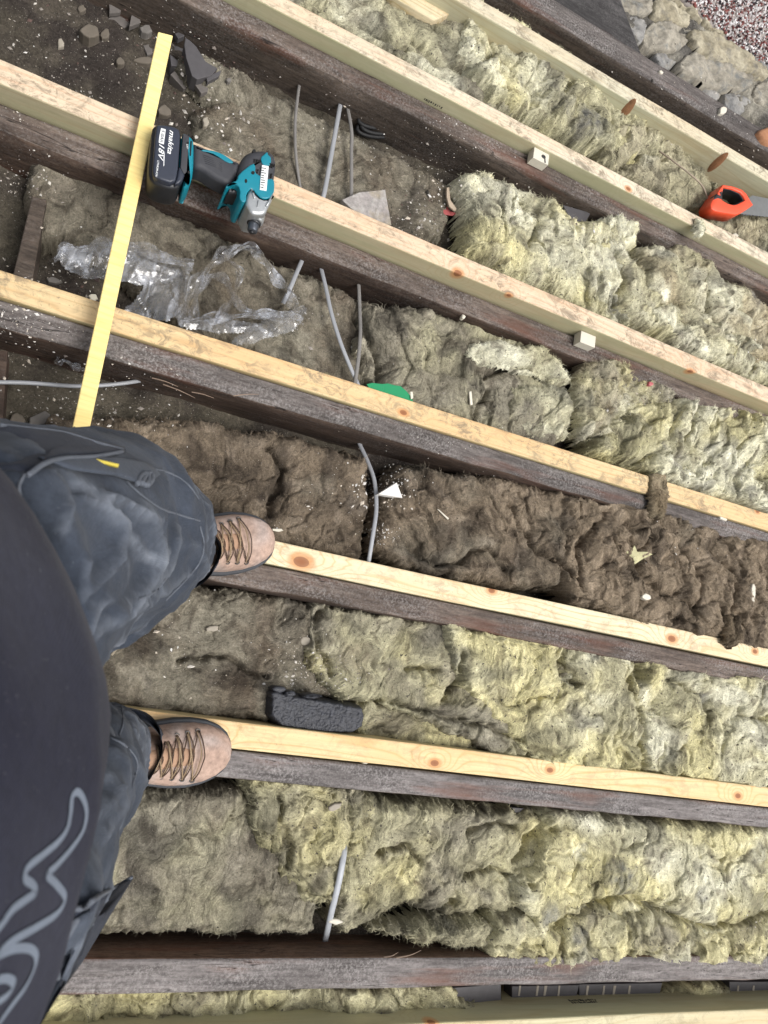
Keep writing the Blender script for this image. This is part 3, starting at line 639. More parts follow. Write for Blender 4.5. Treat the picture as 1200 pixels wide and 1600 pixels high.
# bay 5
batt('flat dusty slab behind the impact driver, crossed by three cables', [(330, 150), (410, 108), (560, 186), (650, 236), (725, 276), (705, 340), (640, 350), (560, 300), (440, 262), (330, 215)], -.072,
     [(GRY, .5), (DRT, 1.8), (DKB, .4)], 151, cell=.15, cell_amp=.005, fold=.002, fluff=.4, pillow=.008, nfib=7000, streak=.5, mat=M_wool_old, stains=[(610, 250, .06, DKB, .6)])
batt('bright speckled heap of pale wool in the wide bay right of the red scrap', [(715, 262), (760, 262), (840, 290), (895, 335), (975, 350), (985, 400), (970, 480), (1000, 530), (880, 470), (790, 430), (722, 390), (735, 330)], .000,
     [(PAL, 1.5), (YEL, .6), (GRN, .4)], 152, nogrow=True, cell=.065, cell_amp=.022, fold=.013, fluff=1.3, pillow=.016, nfib=20000, edge=.035, stains=[(790, 345, .02, (.3, .28, .25), .6), (850, 300, .02, (.3, .28, .25), .5), (770, 400, .02, (.3, .28, .24), .5), (880, 420, .05, PAL, .6)])
batt('folded pale curl of wool against the deep old joist', [(905, 350), (955, 343), (995, 350), (990, 385), (940, 400), (905, 385)], .012, [(PAL, 1.2), (YEL, .8)], 153, nogrow=True, cell=.04, cell_amp=.016, fold=.013, fluff=1.3, nfib=5000, edge=.02, zb=-.06)
batt('light brown wool lump in the wide bay below the saw', [(1000, 395), (1060, 388), (1100, 400), (1115, 440), (1160, 455), (1210, 500), (1230, 560), (1180, 560), (1080, 510), (1010, 450)], -.002,
     [(np.array([.40, .34, .22]), 1.2), (GRN, .6), (PAL, .4)], 154, cell=.08, cell_amp=.018, fold=.010, fluff=1.1, nfib=12000, edge=.028, stains=[(1175, 470, .03, (.28, .26, .23), .7)])
batt('pale green matted wool along the pinkish timber at right', [(960, 400), (1020, 430), (1090, 500), (1180, 540), (1240, 560), (1240, 612), (1140, 570), (1050, 528), (960, 490)], -.006,
     [(PAL, 1), (GRN, .9), (YEL, .5), (GRY, .3)], 155, cell=.09, cell_amp=.018, fold=.012, fluff=1.2, nfib=15000, edge=.028, stains=[(1080, 540, .03, GRY, .5), (1000, 480, .04, GRY, .5)])
batt('sliver of green dusty wool poking out beneath the deep old joist, by the slates', [(298, 62), (330, 65), (420, 112), (430, 132), (380, 128), (330, 108), (305, 85)], -.062, [(GRY, .8), (DRT, 1.2)], 156, cell=.08, cell_amp=.004, fold=.002, fluff=.4, nfib=900, edge=.035, mat=M_wool_old)
# bay 6
batt('matted olive wool at the top edge between two pale timbers', [(440, -60), (620, -60), (690, -12), (730, 16), (780, 66), (800, 170), (700, 130), (600, 70), (520, 30), (440, -10)], -.010,
     [(GRN, 1.2), (PAL, .6), (GRY, .5)], 161, cell=.09, cell_amp=.018, fold=.012, fluff=1.1, nfib=16000, edge=.025, stains=[(690, 105, .02, DRT, .5), (560, 20, .04, (.33, .29, .2), .5)])
batt('sooty grey and green tufts of wool in the top bay', [(720, 6), (800, 50), (880, 98), (955, 155), (1000, 195), (985, 250), (900, 215), (830, 180), (760, 150), (720, 90)], .014,
     [(PAL, .8), (YEL, .6), (GRN, .9)], 162, cell=.05, cell_amp=.024, fold=.016, fluff=1.5, nfib=22000, edge=.028, streak=1.6, stains=[(905, 205, .045, (.17, .17, .165), .9), (870, 180, .03, (.2, .2, .19), .6), (810, 140, .02, (.3, .3, .29), .6)])
batt('brownish fleecy wool heap beside the orange saw handle', [(975, 205), (1030, 215), (1090, 265), (1110, 300), (1112, 338), (1060, 315), (1000, 285), (940, 250), (950, 215)], .004,
     [(np.array([.44, .40, .28]), 1.2), (GRN, .8)], 163, cell=.07, cell_amp=.020, fold=.013, fluff=1.4, nfib=14000, edge=.026, streak=1.6, stains=[(1000, 250, .03, PAL, .4)])
batt('brown tinged wool in the top bay under the saw', [(1085, 335), (1120, 330), (1230, 335), (1240, 420), (1190, 396), (1130, 366)], -.022,
     [(np.array([.40, .35, .24]), 1.2), (GRN, .6), (PAL, .3)], 164, cell=.06, cell_amp=.016, fold=.010, fluff=1.2, nfib=7000, edge=.02, stains=[(1195, 360, .02, DKB, .6)])
batt('small pale tuft of wool lying over the whitish timber left of the saw', [(1085, 340), (1098, 345), (1103, 360), (1096, 372), (1084, 366)], .052, [(PAL, 1), (YEL, .4)], 165, cell=.02, cell_amp=.005, fold=.006, nfib=1200, edge=.012, zb=.028, zref=.04, ragged=.005, res=.0018)

# ------------------------------------------------------------------ stone wall, harling
M_mort = m_attr('lime_mortar', .95, .45, 160, .9, .003, speck=[(300, .70, (.45, .43, .40)), (200, .70, (.03, .028, .026))])
wall = thing('stone_wall', 'weathered rubble stone wall head beside the grey beam', 'wall', tuple(P(1080, 90, -.3)))
def wall_core():
    xs = np.arange(.3, 2.9, .0075); ys = np.arange(1.60, 2.3, .0075); X, Y = np.meshgrid(xs, ys, indexing='ij'); x = X.ravel(); y = Y.ravel()
    f1, f2, i = worley(x/.022, y/.022, 71)
    z = .003+.008*fbm(x*9, y*9, 3, 70)+.007*(f2-f1)*(i > .35)+.003*ridge(x*30, y*50, 2, 77)+.002*gn(x*120, y*120, 3)-.14*(1-sst(y+.02*fbm(x*12, y*12, 2, 9), 1.62, 1.70))
    t = sst(fbm(x*10, y*10, 3, 75), -.2, .3)[:, None]; c = np.array([.13, .122, .11])*(1-t)+np.array([.33, .31, .26])*t; c = c*(.75+.5*i)[:, None]
    mk('rubble_core', np.c_[x, y, z], grid_faces(len(xs), len(ys)), M_mort, wall, col=c)['kind'] = 'stuff'
wall_core()
def m_stone(name, a, b, c):
    g = N(name); co = g.co(); n = g.noise(co, 14, 5, .65, .8); n2 = g.noise(co, 90, 5, .7); v = g.n('ShaderNodeTexVoronoi', {'Vector': co, 'Scale': 40.0}, feature='DISTANCE_TO_EDGE').outputs[0]
    col = g.mix(g.ramp(n, [(.35, 0), (.62, 1)]), a, b); col = g.mix(g.ramp(g.noise(co, 30, 4), [(.52, 0), (.7, .8)]), col, c)
    col = g.mix(1.0, col, g.ramp(n2, [(.3, .6), (.6, 1)]), 'MULTIPLY')
    nm = g.bump(n, .8, .01); nm = g.bump(n2, .8, .002, nm); return g.end(col, .9, nm, Specular_IOR_Level=.2)
MS = [m_stone('sandstone_grey', (.23, .21, .17), (.38, .35, .29), (.17, .18, .18)), m_stone('sandstone_buff', (.28, .245, .17), (.44, .40, .30), (.20, .19, .17)), m_stone('sandstone_blue', (.20, .20, .20), (.33, .32, .30), (.27, .24, .19))]
def stone(px, z0, z1, mat, seed, parent=None, r=.008, name='stone', smooth_it=1, rough=.003, res=.0045):
    q = smooth_poly(PP(px, z1), 1); pa = np.array([(v.x, v.y) for v in q]); mn, mx = pa.min(0)-.01, pa.max(0)+.01
    res = max(res, (mx-mn).max()/60)
    xs = np.arange(mn[0], mx[0], res); ys = np.arange(mn[1], mx[1], res); X, Y = np.meshgrid(xs, ys, indexing='ij'); x = X.ravel(); y = Y.ravel()
    d = sdf(q, x, y)+.0022*fbm(x*60, y*60, 3, seed); m_ = np.clip(d/r, 0, 1); pr = np.sqrt(1-(1-m_)**2)
    z = z0+(z1-z0)*pr+m_*(rough*2.2*fbm(x*14, y*14, 3, seed+1)+rough*.6*ridge(x*30, y*55, 2, seed+2)+.25*rough*gn(x*170, y*170, seed))
    Fq = grid_faces(len(xs), len(ys), d > -res*.8); V, Fq, _ = compact(np.c_[x, y, z], Fq)
    return mk(name, V, Fq, mat, parent)
for i, (px, mi_, zt) in enumerate([
    ([(1012, 34), (1040, 33), (1080, 44), (1086, 54), (1068, 76), (1050, 84), (1020, 78), (1004, 66)], 0, .012),
    ([(1024, -8), (1052, 0), (1084, 30), (1078, 42), (1034, 31), (1020, 18)], 1, .020),
    ([(1076, 42), (1100, 44), (1130, 56), (1190, 98), (1206, 112), (1202, 122), (1162, 110), (1118, 92), (1088, 74)], 1, .028),
    ([(1078, 82), (1090, 76), (1118, 93), (1170, 113), (1182, 124), (1168, 144), (1130, 140), (1098, 134), (1062, 112), (1058, 98)], 0, .018),
    ([(1180, 130), (1206, 122), (1235, 140), (1225, 175), (1176, 152)], 0, .016),
    ([(1130, 142), (1166, 150), (1176, 164), (1160, 180), (1140, 178), (1128, 162)], 2, .002),
    ([(1020, 80), (1056, 86), (1054, 108), (1034, 112), (1022, 98)], 2, .0),
    ([(980, 22), (1010, 34), (1006, 62), (1000, 74), (984, 52), (974, 34)], 2, .004),
    ([(935, -20), (1000, -24), (1022, 0), (1018, 26), (985, 22), (960, 4)], 0, .012),
    ([(1020, -45), (1072, -30), (1096, 14), (1100, 40), (1084, 26), (1046, -6)], 1, .016),
    ([(1172, 172), (1215, 172), (1215, 190), (1186, 190)], 2, -.006),
    ([(1096, 20), (1112, 34), (1140, 54), (1152, 72), (1130, 54), (1104, 40)], 1, .022),
    ([(1154, 76), (1176, 88), (1206, 106), (1240, 128), (1205, 116), (1180, 96)], 2, .022),
    ([(1076, 140), (1100, 138), (1124, 144), (1124, 160), (1104, 162), (1086, 152)], 2, -.002),
    ([(1205, 108), (1260, 130), (1300, 170), (1250, 160), (1214, 128)], 0, .02)]):
    stone(px, -.045, zt, MS[mi_], 300+i, wall, r=.003, rough=.0062, res=.0034)
M_brick = m_plain('orange_brick', (.42, .20, .10), .9, .4, 90, .6)
tag(stone([(1180, 202), (1212, 192), (1215, 232), (1190, 222)], -.04, .045, M_brick, 330, None, .006, 'broken_brick'), 'broken orange brick on the grey beam at the right edge', 'brick')
M_slate = m_plain('slate', (.085, .08, .085), .7, .35, 60, .4); M_slate2 = m_plain('slate_dusty', (.15, .135, .125), .85, .4, 70, .5)
b_ = mk('board', *puff(PP([(820, -60), (955, -45), (975, 12), (1002, 84), (985, 86), (900, 32), (862, 8)], .03), -.02, .03, .003, 2), m_old_wood('black_board', (.03, .028, .028), (.07, .066, .066), .2), smooth=False)
tag(b_, 'blackened board tapering to a point between the grey beam and the stones', 'board')

har = thing('pebbledash_render', 'red and white pebbledash in the top right corner', 'render', tuple(P(1150, 20, .0)))
hp = [(1048, -40), (1076, 2), (1094, 14), (1108, 30), (1132, 48), (1150, 72), (1172, 86), (1202, 102), (1290, 160), (1500, 160), (1500, -300), (1000, -300)]
def harling():
    poly = PP(hp, .03); pa = np.array([(v.x, v.y) for v in poly]); mn = np.array([1.0, 1.7]); mx = np.array([2.4, 3.0])
    V, Fc = puff([v for v in poly], -.05, .022, .006, 2); mk('render_bed', V, Fc, m_plain('render_bed', (.34, .30, .28), .95, .4, 90, .6), har)
    rr = np.random.RandomState(9); n = 16000
    x = rr.uniform(1.15, 1.95, n); y = rr.uniform(1.80, 2.45, n); d = sdf(poly, x, y); k = d > .002; x = x[k]; y = y[k]; n = len(x)
    # little chips: squashed octahedra with random turns
    base = np.array([(1, 0, 0), (0, 1, 0), (-1, 0, 0), (0, -1, 0), (0, 0, 1), (0, 0, -1)], float)
    fa = np.array([(0, 1, 4), (1, 2, 4), (2, 3, 4), (3, 0, 4), (1, 0, 5), (2, 1, 5), (3, 2, 5), (0, 3, 5)])
    s = rr.uniform(.0022, .0052, (n, 1, 1))*rr.uniform(.6, 1.3, (n, 1, 3)); a = rr.uniform(0, 6.28, n); b = rr.uniform(-.8, .8, n)
    v = base[None]*s; ca, sa, cb, sb = [q[:, None] for q in (np.cos(a), np.sin(a), np.cos(b), np.sin(b))]
    X_ = v[:, :, 0]*cb+v[:, :, 2]*sb; Z_ = -v[:, :, 0]*sb+v[:, :, 2]*cb; v = np.stack([X_*ca-v[:, :, 1]*sa, X_*sa+v[:, :, 1]*ca, Z_], -1)
    v += np.stack([x, y, np.full(n, .0225)+rr.uniform(0, .004, n)], -1)[:, None]
    pal = np.array([(.74, .71, .70), (.62, .57, .56), (.26, .09, .08), (.13, .055, .055), (.40, .27, .25), (.05, .045, .05), (.85, .83, .83)])
    c = pal[rr.choice(len(pal), n, p=[.20, .12, .15, .14, .08, .15, .16])]
    mk('pebbles', v.reshape(-1, 3), (fa[None]+(np.arange(n)*6)[:, None, None]).reshape(-1, 3), m_attr('pebble', .7, .2, 300, .2), har, smooth=False, col=np.repeat(c, 6, 0))['kind'] = 'stuff'
harling()

# ------------------------------------------------------------------ ray helper: rest small things on what the photo shows under them
dg = bpy.context.evaluated_depsgraph_get()
bpy.context.view_layer.update()
def hit(px, py, default=FLOOR, name=False):
    r = R@np.array([px-600., py-800., F]); d = Vector(r).normalized()
    ok, loc, nor, idx, ob, mt_ = S.ray_cast(bpy.context.evaluated_depsgraph_get(), Vector((0, 0, H)), d)
    if name: return (loc, ob.name) if ok else (P(px, py, default), '')
    return loc if ok else P(px, py, default)

# crumbs of plaster and grit: nobody could count them
def crumbs():
    rr = np.random.RandomState(5); pts = []
    # (px, py, spread px, count, size, colours)
    W_ = [(.70, .66, .60), (.62, .55, .46), (.78, .76, .73)]; G_ = [(.32, .29, .26), (.22, .19, .17), (.5, .47, .43)]; D_ = [(.07, .05, .045), (.12, .08, .07), (.05, .045, .04)]
    cl = [(600, 770, 28, 260, .0022, W_), (598, 835, 16, 190, .0016, W_), (615, 745, 22, 120, .0018, W_+D_), (505, 1050, 34, 420, .0014, W_+G_), (470, 1010, 30, 110, .0014, W_),
          (660, 330, 38, 260, .0024, W_+G_+D_), (650, 350, 30, 160, .0028, D_+G_), (600, 240, 60, 160, .0018, G_+W_), (700, 300, 22, 60, .0025, W_), (40, 500, 45, 330, .0014, W_), (55, 172, 40, 240, .0015, W_+G_),
          (10, 478, 30, 140, .0015, W_), (250, 930, 40, 60, .0018, W_), (300, 1030, 50, 70, .0018, W_), (220, 100, 130, 520, .0022, G_+D_), (130, 60, 110, 420, .0018, G_+W_), (320, 190, 40, 180, .0026, G_+W_),
          (300, 95, 40, 260, .0026, G_+D_), (30, 280, 30, 200, .0018, G_+W_), (120, 620, 70, 330, .0020, G_+W_), (250, 640, 60, 120, .0018, W_+G_), (110, 430, 50, 240, .0022, G_+D_+W_), (700, 215, 60, 320, .0011, W_), (745, 205, 40, 250, .0010, W_+G_),
          (1180, 1445, 26, 90, .0016, W_+D_), (1165, 700, 40, 50, .0014, D_), (800, 330, 60, 170, .0016, D_+W_), (700, 280, 30, 60, .002, W_), (1100, 200, 70, 160, .0022, G_+W_), (1030, 140, 50, 110, .0024, G_+D_),
          (1080, 840, 60, 60, .0015, W_), (760, 60, 60, 120, .0015, D_), (1170, 540, 30, 80, .002, D_+W_), (900, 345, 20, 50, .0018, W_+G_), (500, 775, 50, 130, .0012, W_+G_), (440, 870, 60, 60, .0011, W_), (640, 690, 60, 90, .0011, W_), (470, 500, 60, 90, .0015, G_),
          (620, 560, 70, 80, .0015, G_+W_), (1000, 620, 30, 60, .002, W_), (520, 180, 60, 120, .0016, G_), (1000, 1300, 150, 90, .0012, D_), (750, 700, 60, 40, .0012, W_)]
    base = np.array([(1, .3, 0), (-.2, 1, .1), (-1, -.2, 0), (.1, -1, 0), (0, 0, .7), (0, 0, -.7)], float)
    fa = [(0, 1, 4), (1, 2, 4), (2, 3, 4), (3, 0, 4), (1, 0, 5), (2, 1, 5), (3, 2, 5), (0, 3, 5)]
    V = []; Fc = []; cc = []
    for (px, py, sp, n, sz, cs) in cl:
        for _ in range(int(n*.62)):
            a, b = px+rr.randn()*sp, py+rr.randn()*sp*.6
            if a < 0 or a > 1200 or b < 0 or b > 1600: continue
            p, nm_ = hit(a, b, name=True)
            if nm_.startswith(('batten', 'new_joist', 'packing')): continue
            s = .72*sz*rr.gamma(2, .42)*np.array([rr.uniform(.7, 1.8), rr.uniform(.5, 1), rr.uniform(.5, 1)]); t = rr.uniform(0, 6.28)
            v = base*s; v = np.c_[v[:, 0]*math.cos(t)-v[:, 1]*math.sin(t), v[:, 0]*math.sin(t)+v[:, 1]*math.cos(t), v[:, 2]]+np.array([p.x, p.y, p.z+sz*.2])
            o = len(V)*6; V.append(v); Fc += [(i+o, j+o, k+o) for i, j, k in fa]; cc.append(np.tile(cs[rr.randint(len(cs))], (6, 1)))
    tag(mk('plaster_crumbs', np.vstack(V), np.array(Fc), m_attr('crumb', .85, .2, 400, .2), smooth=False, col=np.vstack(cc), loc=(.5, .3, FLOOR)),
        'white and grey crumbs of plaster strewn over wool, dirt and joists', 'debris', kind='stuff')
crumbs()

# stones and slates in the dirt, one by one
M_rub = [m_plain('rubble_brown', (.17, .145, .115), .9, .4, 60, .6), m_plain('rubble_grey', (.20, .185, .17), .9, .4, 60, .6), m_plain('rubble_pale', (.38, .34, .28), .9, .3, 60, .5)]
def rock(cx, cy, w, h, ang, mat, label, seed, zt=.022, name='rubble_stone', cat='stone', group=None, shape=None, r=.004, parent=None):
    rr = random.Random(seed); n = 9; px = []
    for k in range(n):
        a = k/n*6.283+rr.uniform(-.2, .2); q = rr.uniform(.8, 1.12)
        u, v = math.cos(a)*w/2*q, math.sin(a)*h/2*q; px.append((cx+u*math.cos(ang)-v*math.sin(ang), cy+u*math.sin(ang)+v*math.cos(ang)))
    px = shape or px; z = hit(cx, cy).z
    base = min(z-.004, hit(px[0][0], px[0][1]).z-.002)
    q = PP(px, z+zt*.5); V, Fc = puff([v+Vector((rr.uniform(-.001, .001), rr.uniform(-.001, .001), 0)) for v in q], base-.004, z+zt*.5, r, 2)
    t1, t2 = rr.uniform(-.12, .12), rr.uniform(-.12, .12)
    c = q[0]; V = [(x, y, zz+(x-c.x)*t1+(y-c.y)*t2 if zz > z else zz) for x, y, zz in V]
    o = mk(name, V, Fc, mat, smooth=False); return tag(o, label, cat, group)
R0, R1, R2 = M_rub
for i, (cx, cy, w, h, an, mt_, lab, zt, nm) in enumerate([
    (141, 47, 30, 26, .3, R0, 'brown angular stone in the dark dirt at top left, next to the slates', .035, 'rubble_stone'),
    (164, 52, 15, 17, 0, R0, 'small brown stone just right of the larger angular one', .025, 'rubble_stone'),
    (95, 66, 11, 16, 0, R2, 'tiny pale pointed stone lying alone in the dark dirt', .012, 'rubble_stone'),
    (128, 13, 14, 12, 0, R0, 'dull small stone near the top edge at left', .02, 'rubble_stone'),
    (229, 44, 19, 16, .4, R1, 'rounded grey stone left of the batten top end', .03, 'rubble_stone'),
    (226, 92, 34, 12, .1, R0, 'long flat brown stone partly hidden by the batten', .02, 'rubble_stone'),
    (257, 173, 24, 18, .4, R0, 'speckled brown stone above the driver battery', .03, 'rubble_stone'),
    (322, 190, 10, 17, .1, R2, 'orange brown pointed pebble above the driver handle', .015, 'rubble_stone'),
    (188, 96, 14, 14, 0, R0, 'half buried dark stone left of the batten', .02, 'rubble_stone'),
    (358, 124, 9, 8, 0, R1, 'little grey pebble right of the slate heap', .014, 'rubble_stone'),
    (85, 438, 26, 10, .15, R1, 'flat grey stone chip below the plastic, next to the dark noggin', .012, 'rubble_stone'),
    (62, 655, 40, 22, -.4, R1, 'rough grey lump of mortar above the trousers', .03, 'rubble_stone'),
    (28, 655, 26, 20, .4, R0, 'brown lump of mortar at the left edge above the trousers', .03, 'rubble_stone'),
    (333, 982, 22, 11, -.15, R2, 'tan leaf shaped chip lying between the two boots', .010, 'plaster_chip'),
    (478, 1002, 17, 16, .2, R2, 'pale lilac flake above the charred block', .008, 'plaster_chip'),
    (524, 1262, 24, 12, -.5, R2, 'small whitish chip above the lower grey cable', .012, 'plaster_chip'),
    (525, 1441, 22, 10, -.1, M_pack, 'white crumb at the foot of the lower grey cable', .010, 'plaster_chip'),
    (145, 464, 14, 11, .2, M_pack, 'white corner of plaster just above the honey timber, left of the batten', .010, 'plaster_chip'),
    (1010, 932, 16, 11, .3, M_pack, 'white chip on the shaggy brown wool', .010, 'plaster_chip'),
    (1178, 928, 7, 38, .1, M_pack, 'thin upright white sliver on the brown wool near the right edge', .008, 'plaster_chip'),
    (1131, 810, 16, 7, .3, M_pack, 'white fleck on the old joist above the brown wool', .006, 'plaster_chip'),
    (570, 1193, 9, 7, 0, M_pack, 'white crumb on the old joist just below the clean yellow timber', .008, 'plaster_chip'),
    (1150, 367, 10, 8, .5, M_pack, 'white triangular chip below the saw blade', .012, 'plaster_chip'),
    (1131, 172, 11, 13, .3, M_pack, 'white stone wedged between grey beam and wall', .02, 'rubble_stone'),
    (1034, 112, 8, 6, .3, M_pack, 'white pebble between the stones and the beam', .01, 'rubble_stone'),
    (725, 494, 7, 8, 0, M_pack, 'round whitish pebble at the lower edge of the driver joist', .01, 'rubble_stone'),
    (1018, 599, 9, 7, .1, m_plain('red_plastic', (.50, .13, .14), .5), 'tiny red scrap on the old joist right of the packing block', .008, 'scrap')]):
    rock(cx, cy, w, h, an, mt_, lab, 500+i, zt, nm, 'chip' if nm == 'plaster_chip' else ('scrap' if nm == 'scrap' else 'stone'), r=.0025)
for i, (px, lab, mt_) in enumerate([
    ([(196, 12), (208, 20), (203, 38), (185, 48), (166, 33), (182, 18)], 'large grey slate flake at the top edge, left of the batten', M_slate2),
    ([(170, 6), (190, 8), (188, 18), (172, 20)], 'small slate flake above the large grey one', M_slate2),
    ([(205, 22), (221, 24), (218, 34), (203, 40)], 'slate chip right of the large grey flake', M_slate2),
    ([(268, 58), (278, 50), (287, 62), (287, 94), (279, 96), (266, 82)], 'upright slate shard touching the right side of the batten', M_slate),
    ([(266, 84), (282, 98), (282, 104), (268, 102)], 'little black slate tip beside the batten', M_slate),
    ([(290, 58), (298, 64), (306, 72), (322, 96), (340, 108), (330, 118), (308, 124), (300, 118), (291, 90), (287, 70)], 'biggest dark slate leaning below the old joist', M_slate),
    ([(266, 116), (272, 110), (294, 126), (297, 134), (287, 138)], 'purple grey slate block below the slate heap', M_slate2),
    ([(303, 130), (310, 126), (325, 136), (324, 143), (314, 146)], 'blocky slate chip at the bottom of the heap', M_slate2),
    ([(322, 120), (346, 112), (342, 120), (324, 128)], 'narrow slate sliver at the right of the heap', M_slate),
    ([(224, 70), (240, 66), (238, 84), (230, 86)], 'dark slate piece just left of the batten', M_slate2),
    ([(273, 52), (284, 48), (288, 56), (278, 62)], 'topmost slate splinter by the batten end', M_slate)]):
    cx = sum(a for a, b in px)/len(px); cy = sum(b for a, b in px)/len(px)
    rock(cx, cy, 0, 0, 0, mt_, lab, 560+i, .004+.004*(i % 3), 'slate_piece', 'slate', shape=px, r=.0012)
# slates under the lowest gap
for (sh, lb_) in (([(800, 1541), (905, 1539), (900, 1562), (800, 1566)], 'dark slate under the lowest joist, left of the small wool scrap'), ([(905, 1538), (1035, 1536), (1030, 1558), (905, 1562)], 'long black slate in the gap just left of the small wool scrap'), ([(1140, 1534), (1220, 1534), (1220, 1556), (1140, 1556)], 'black slate in the gap at the lower right corner')):
    V, Fc = puff(PP(sh, -.045), -.075, -.045, .001, 1); sl_ = tag(mk('slate_piece', V, Fc, M_slate, smooth=False), lb_, 'slate')
    pr_ = []; rr = random.Random(len(lb_))
    for k in range(4): a = sh[0][0]+12+k*22+rr.uniform(-6, 6); mk('lime_streak', *puff(PP([(a, 1540), (a+2+rr.random()*3, 1540), (a+1, 1556), (a-2, 1556)], -.0445), -.0455, -.0443, .0001, 1), M_rub[2], sl_, smooth=False)
rock(745, 1567, 0, 0, 0, M_slate, 'dark slate showing in the gap under the lowest joist', 590, .02, 'slate_piece', 'slate', shape=[(690, 1545), (790, 1543), (792, 1572), (745, 1574), (715, 1560)], r=.0012)
rock(700, 1250, 0, 0, 0, M_slate, 'dark slate corner under the joist below the clean yellow timber', 592, .03, 'slate_piece', 'slate', shape=[(800, 1262), (850, 1266), (848, 1274), (806, 1270)], r=.0012)
rock(918, 338, 0, 0, 0, M_slate, 'black slate sliver between deep old joist and pale wool', 591, .03, 'slate_piece', 'slate', shape=[(880, 320), (925, 332), (910, 356), (895, 350)], r=.0012)

def flat_piece(name, px, lab, cat, mat, th, lift=.002, tilt=(0, 0), r=.0012):
    cx = sum(a for a, b in px)/len(px); cy = sum(b for a, b in px)/len(px); z = max(hit(cx, cy).z, sum(hit(a, b).z for a, b in px)/len(px))+lift
    q = PP(px, z+th); c = q[0]; V, Fc = puff(q, z, z+th, r, 2); V = [(x, y, zz+(x-c.x)*tilt[0]+(y-c.y)*tilt[1]) for x, y, zz in V]
    return tag(mk(name, V, Fc, mat, smooth=False), lab, cat)
flat_piece('stone_slab', [(534, 312), (562, 300), (586, 298), (602, 296), (606, 320), (612, 352), (580, 345), (548, 325)], 'thin lilac grey stone slab leaning behind the pinkish timber', 'slab', m_stone('slab_stone', (.33, .30, .29), (.42, .40, .38), (.36, .31, .23)), .014, .006)
flat_piece('red_scrap', [(688, 319), (697, 321), (705, 330), (714, 333), (708, 337), (694, 335)], 'dull red scrap beside the pale wool', 'scrap', m_plain('red_scrap', (.42, .09, .09), .6), .003, .004)
flat_piece('wood_sliver', [(698, 293), (702, 292), (704, 312), (714, 326), (711, 330), (702, 322), (698, 308)], 'curved tan sliver standing next to the red scrap', 'sliver', m_plain('tan_sliver', (.45, .36, .27), .8), .005, .006)
flat_piece('plaster_wedge', [(591, 772), (619, 754), (629, 778)], 'white triangular wedge of plaster lying on the dark debris by the cable', 'plaster', m_plain('white_wedge', (.72, .70, .66), .8, .15), .016, .006, (0, .1))
flat_piece('wood_splinter', [(733, 612), (737, 611), (739, 632), (735, 633)], 'small pale upright splinter on the matted wool right of the green scrap', 'splinter', M_pack, .004, .003)
flat_piece('wood_splinter', [(426, 826), (440, 826), (443, 829), (436, 831), (426, 829)], 'short pale splinter at the tip of the upper boot', 'splinter', M_pack, .003, .004)
flat_piece('wood_splinter', [(173, 1023), (196, 995), (198, 996), (176, 1025)], 'thin straw between the trouser leg and the lower boot', 'splinter', m_plain('straw', (.35, .30, .22), .8), .002, .002)
flat_piece('wood_splinter', [(683, 795), (686, 796), (702, 810), (700, 812)], 'fine pale sliver on the thick brown wool', 'splinter', M_pack, .002, .003)
flat_piece('wool_scrap', [(976, 860), (985, 862), (992, 852), (996, 862), (1012, 862), (1020, 866), (1004, 874), (992, 882), (988, 872)], 'torn yellowish scrap on the brown wool', 'scrap', m_plain('yellow_scrap', (.55, .52, .30), .9, .4, 200, .6), .004, .003)
def green():
    lay = thing('plastic_scrap', 'torn bright green plastic scrap tucked behind the honey timber', 'scrap', tuple(P(610, 612, -.02)))
    M_g = m_plain('green_plastic', (.005, .26, .10), .35, .15, 30, .1)
    z = -.012
    q = PP([(596, 600), (606, 599), (617, 602), (626, 603), (636, 612), (643, 620), (646, 628), (640, 640), (596, 625)], z); V, Fc = puff(q, z-.0015, z, .0004, 1); mk('sheet', V, Fc, M_g, lay, smooth=False)
    q = PP([(573, 600), (582, 598), (600, 600), (598, 622), (584, 618)], z+.004); V, Fc = puff(q, z+.002, z+.0035, .0004, 1); mk('flap', V, Fc, M_g, lay, smooth=False)
    q = PP([(641, 612), (645, 612), (646, 622), (642, 624)], z+.003); V, Fc = puff(q, z+.001, z+.003, .0004, 1); mk('torn_edge', V, Fc, M_pack, lay, smooth=False)
green()
# splinters standing off the old joists
def splinters():
    rr = random.Random(3); ms = m_plain('raw_splinter', (.34, .25, .19), .8, .3)
    host = [o for o in C.objects if o.name.startswith('old_joist')]
    for (j, px, py, dx, dy) in [(3, 238, 590, 40, 14), (3, 255, 600, 50, 22), (3, 300, 612, 34, 10), (3, 365, 618, 40, -2), (0, 620, 1497, 38, -12), (0, 600, 1496, 22, -8), (5, 531, 117, 5, 14), (4, 1000, 620, 6, 12)]:
        p = hit(px, py); q = P(px+dx, py+dy, p.z+.006); pth = spline([p-Vector((0, 0, .001)), p.lerp(q, .5)+Vector((0, 0, .004)), q], 5)
        V, Fc = tube(pth, [.0011*(1-i/(len(pth)))+.0002 for i in range(len(pth))], 4); mk('splinter', V, Fc, ms, host[j], smooth=False)
splinters()

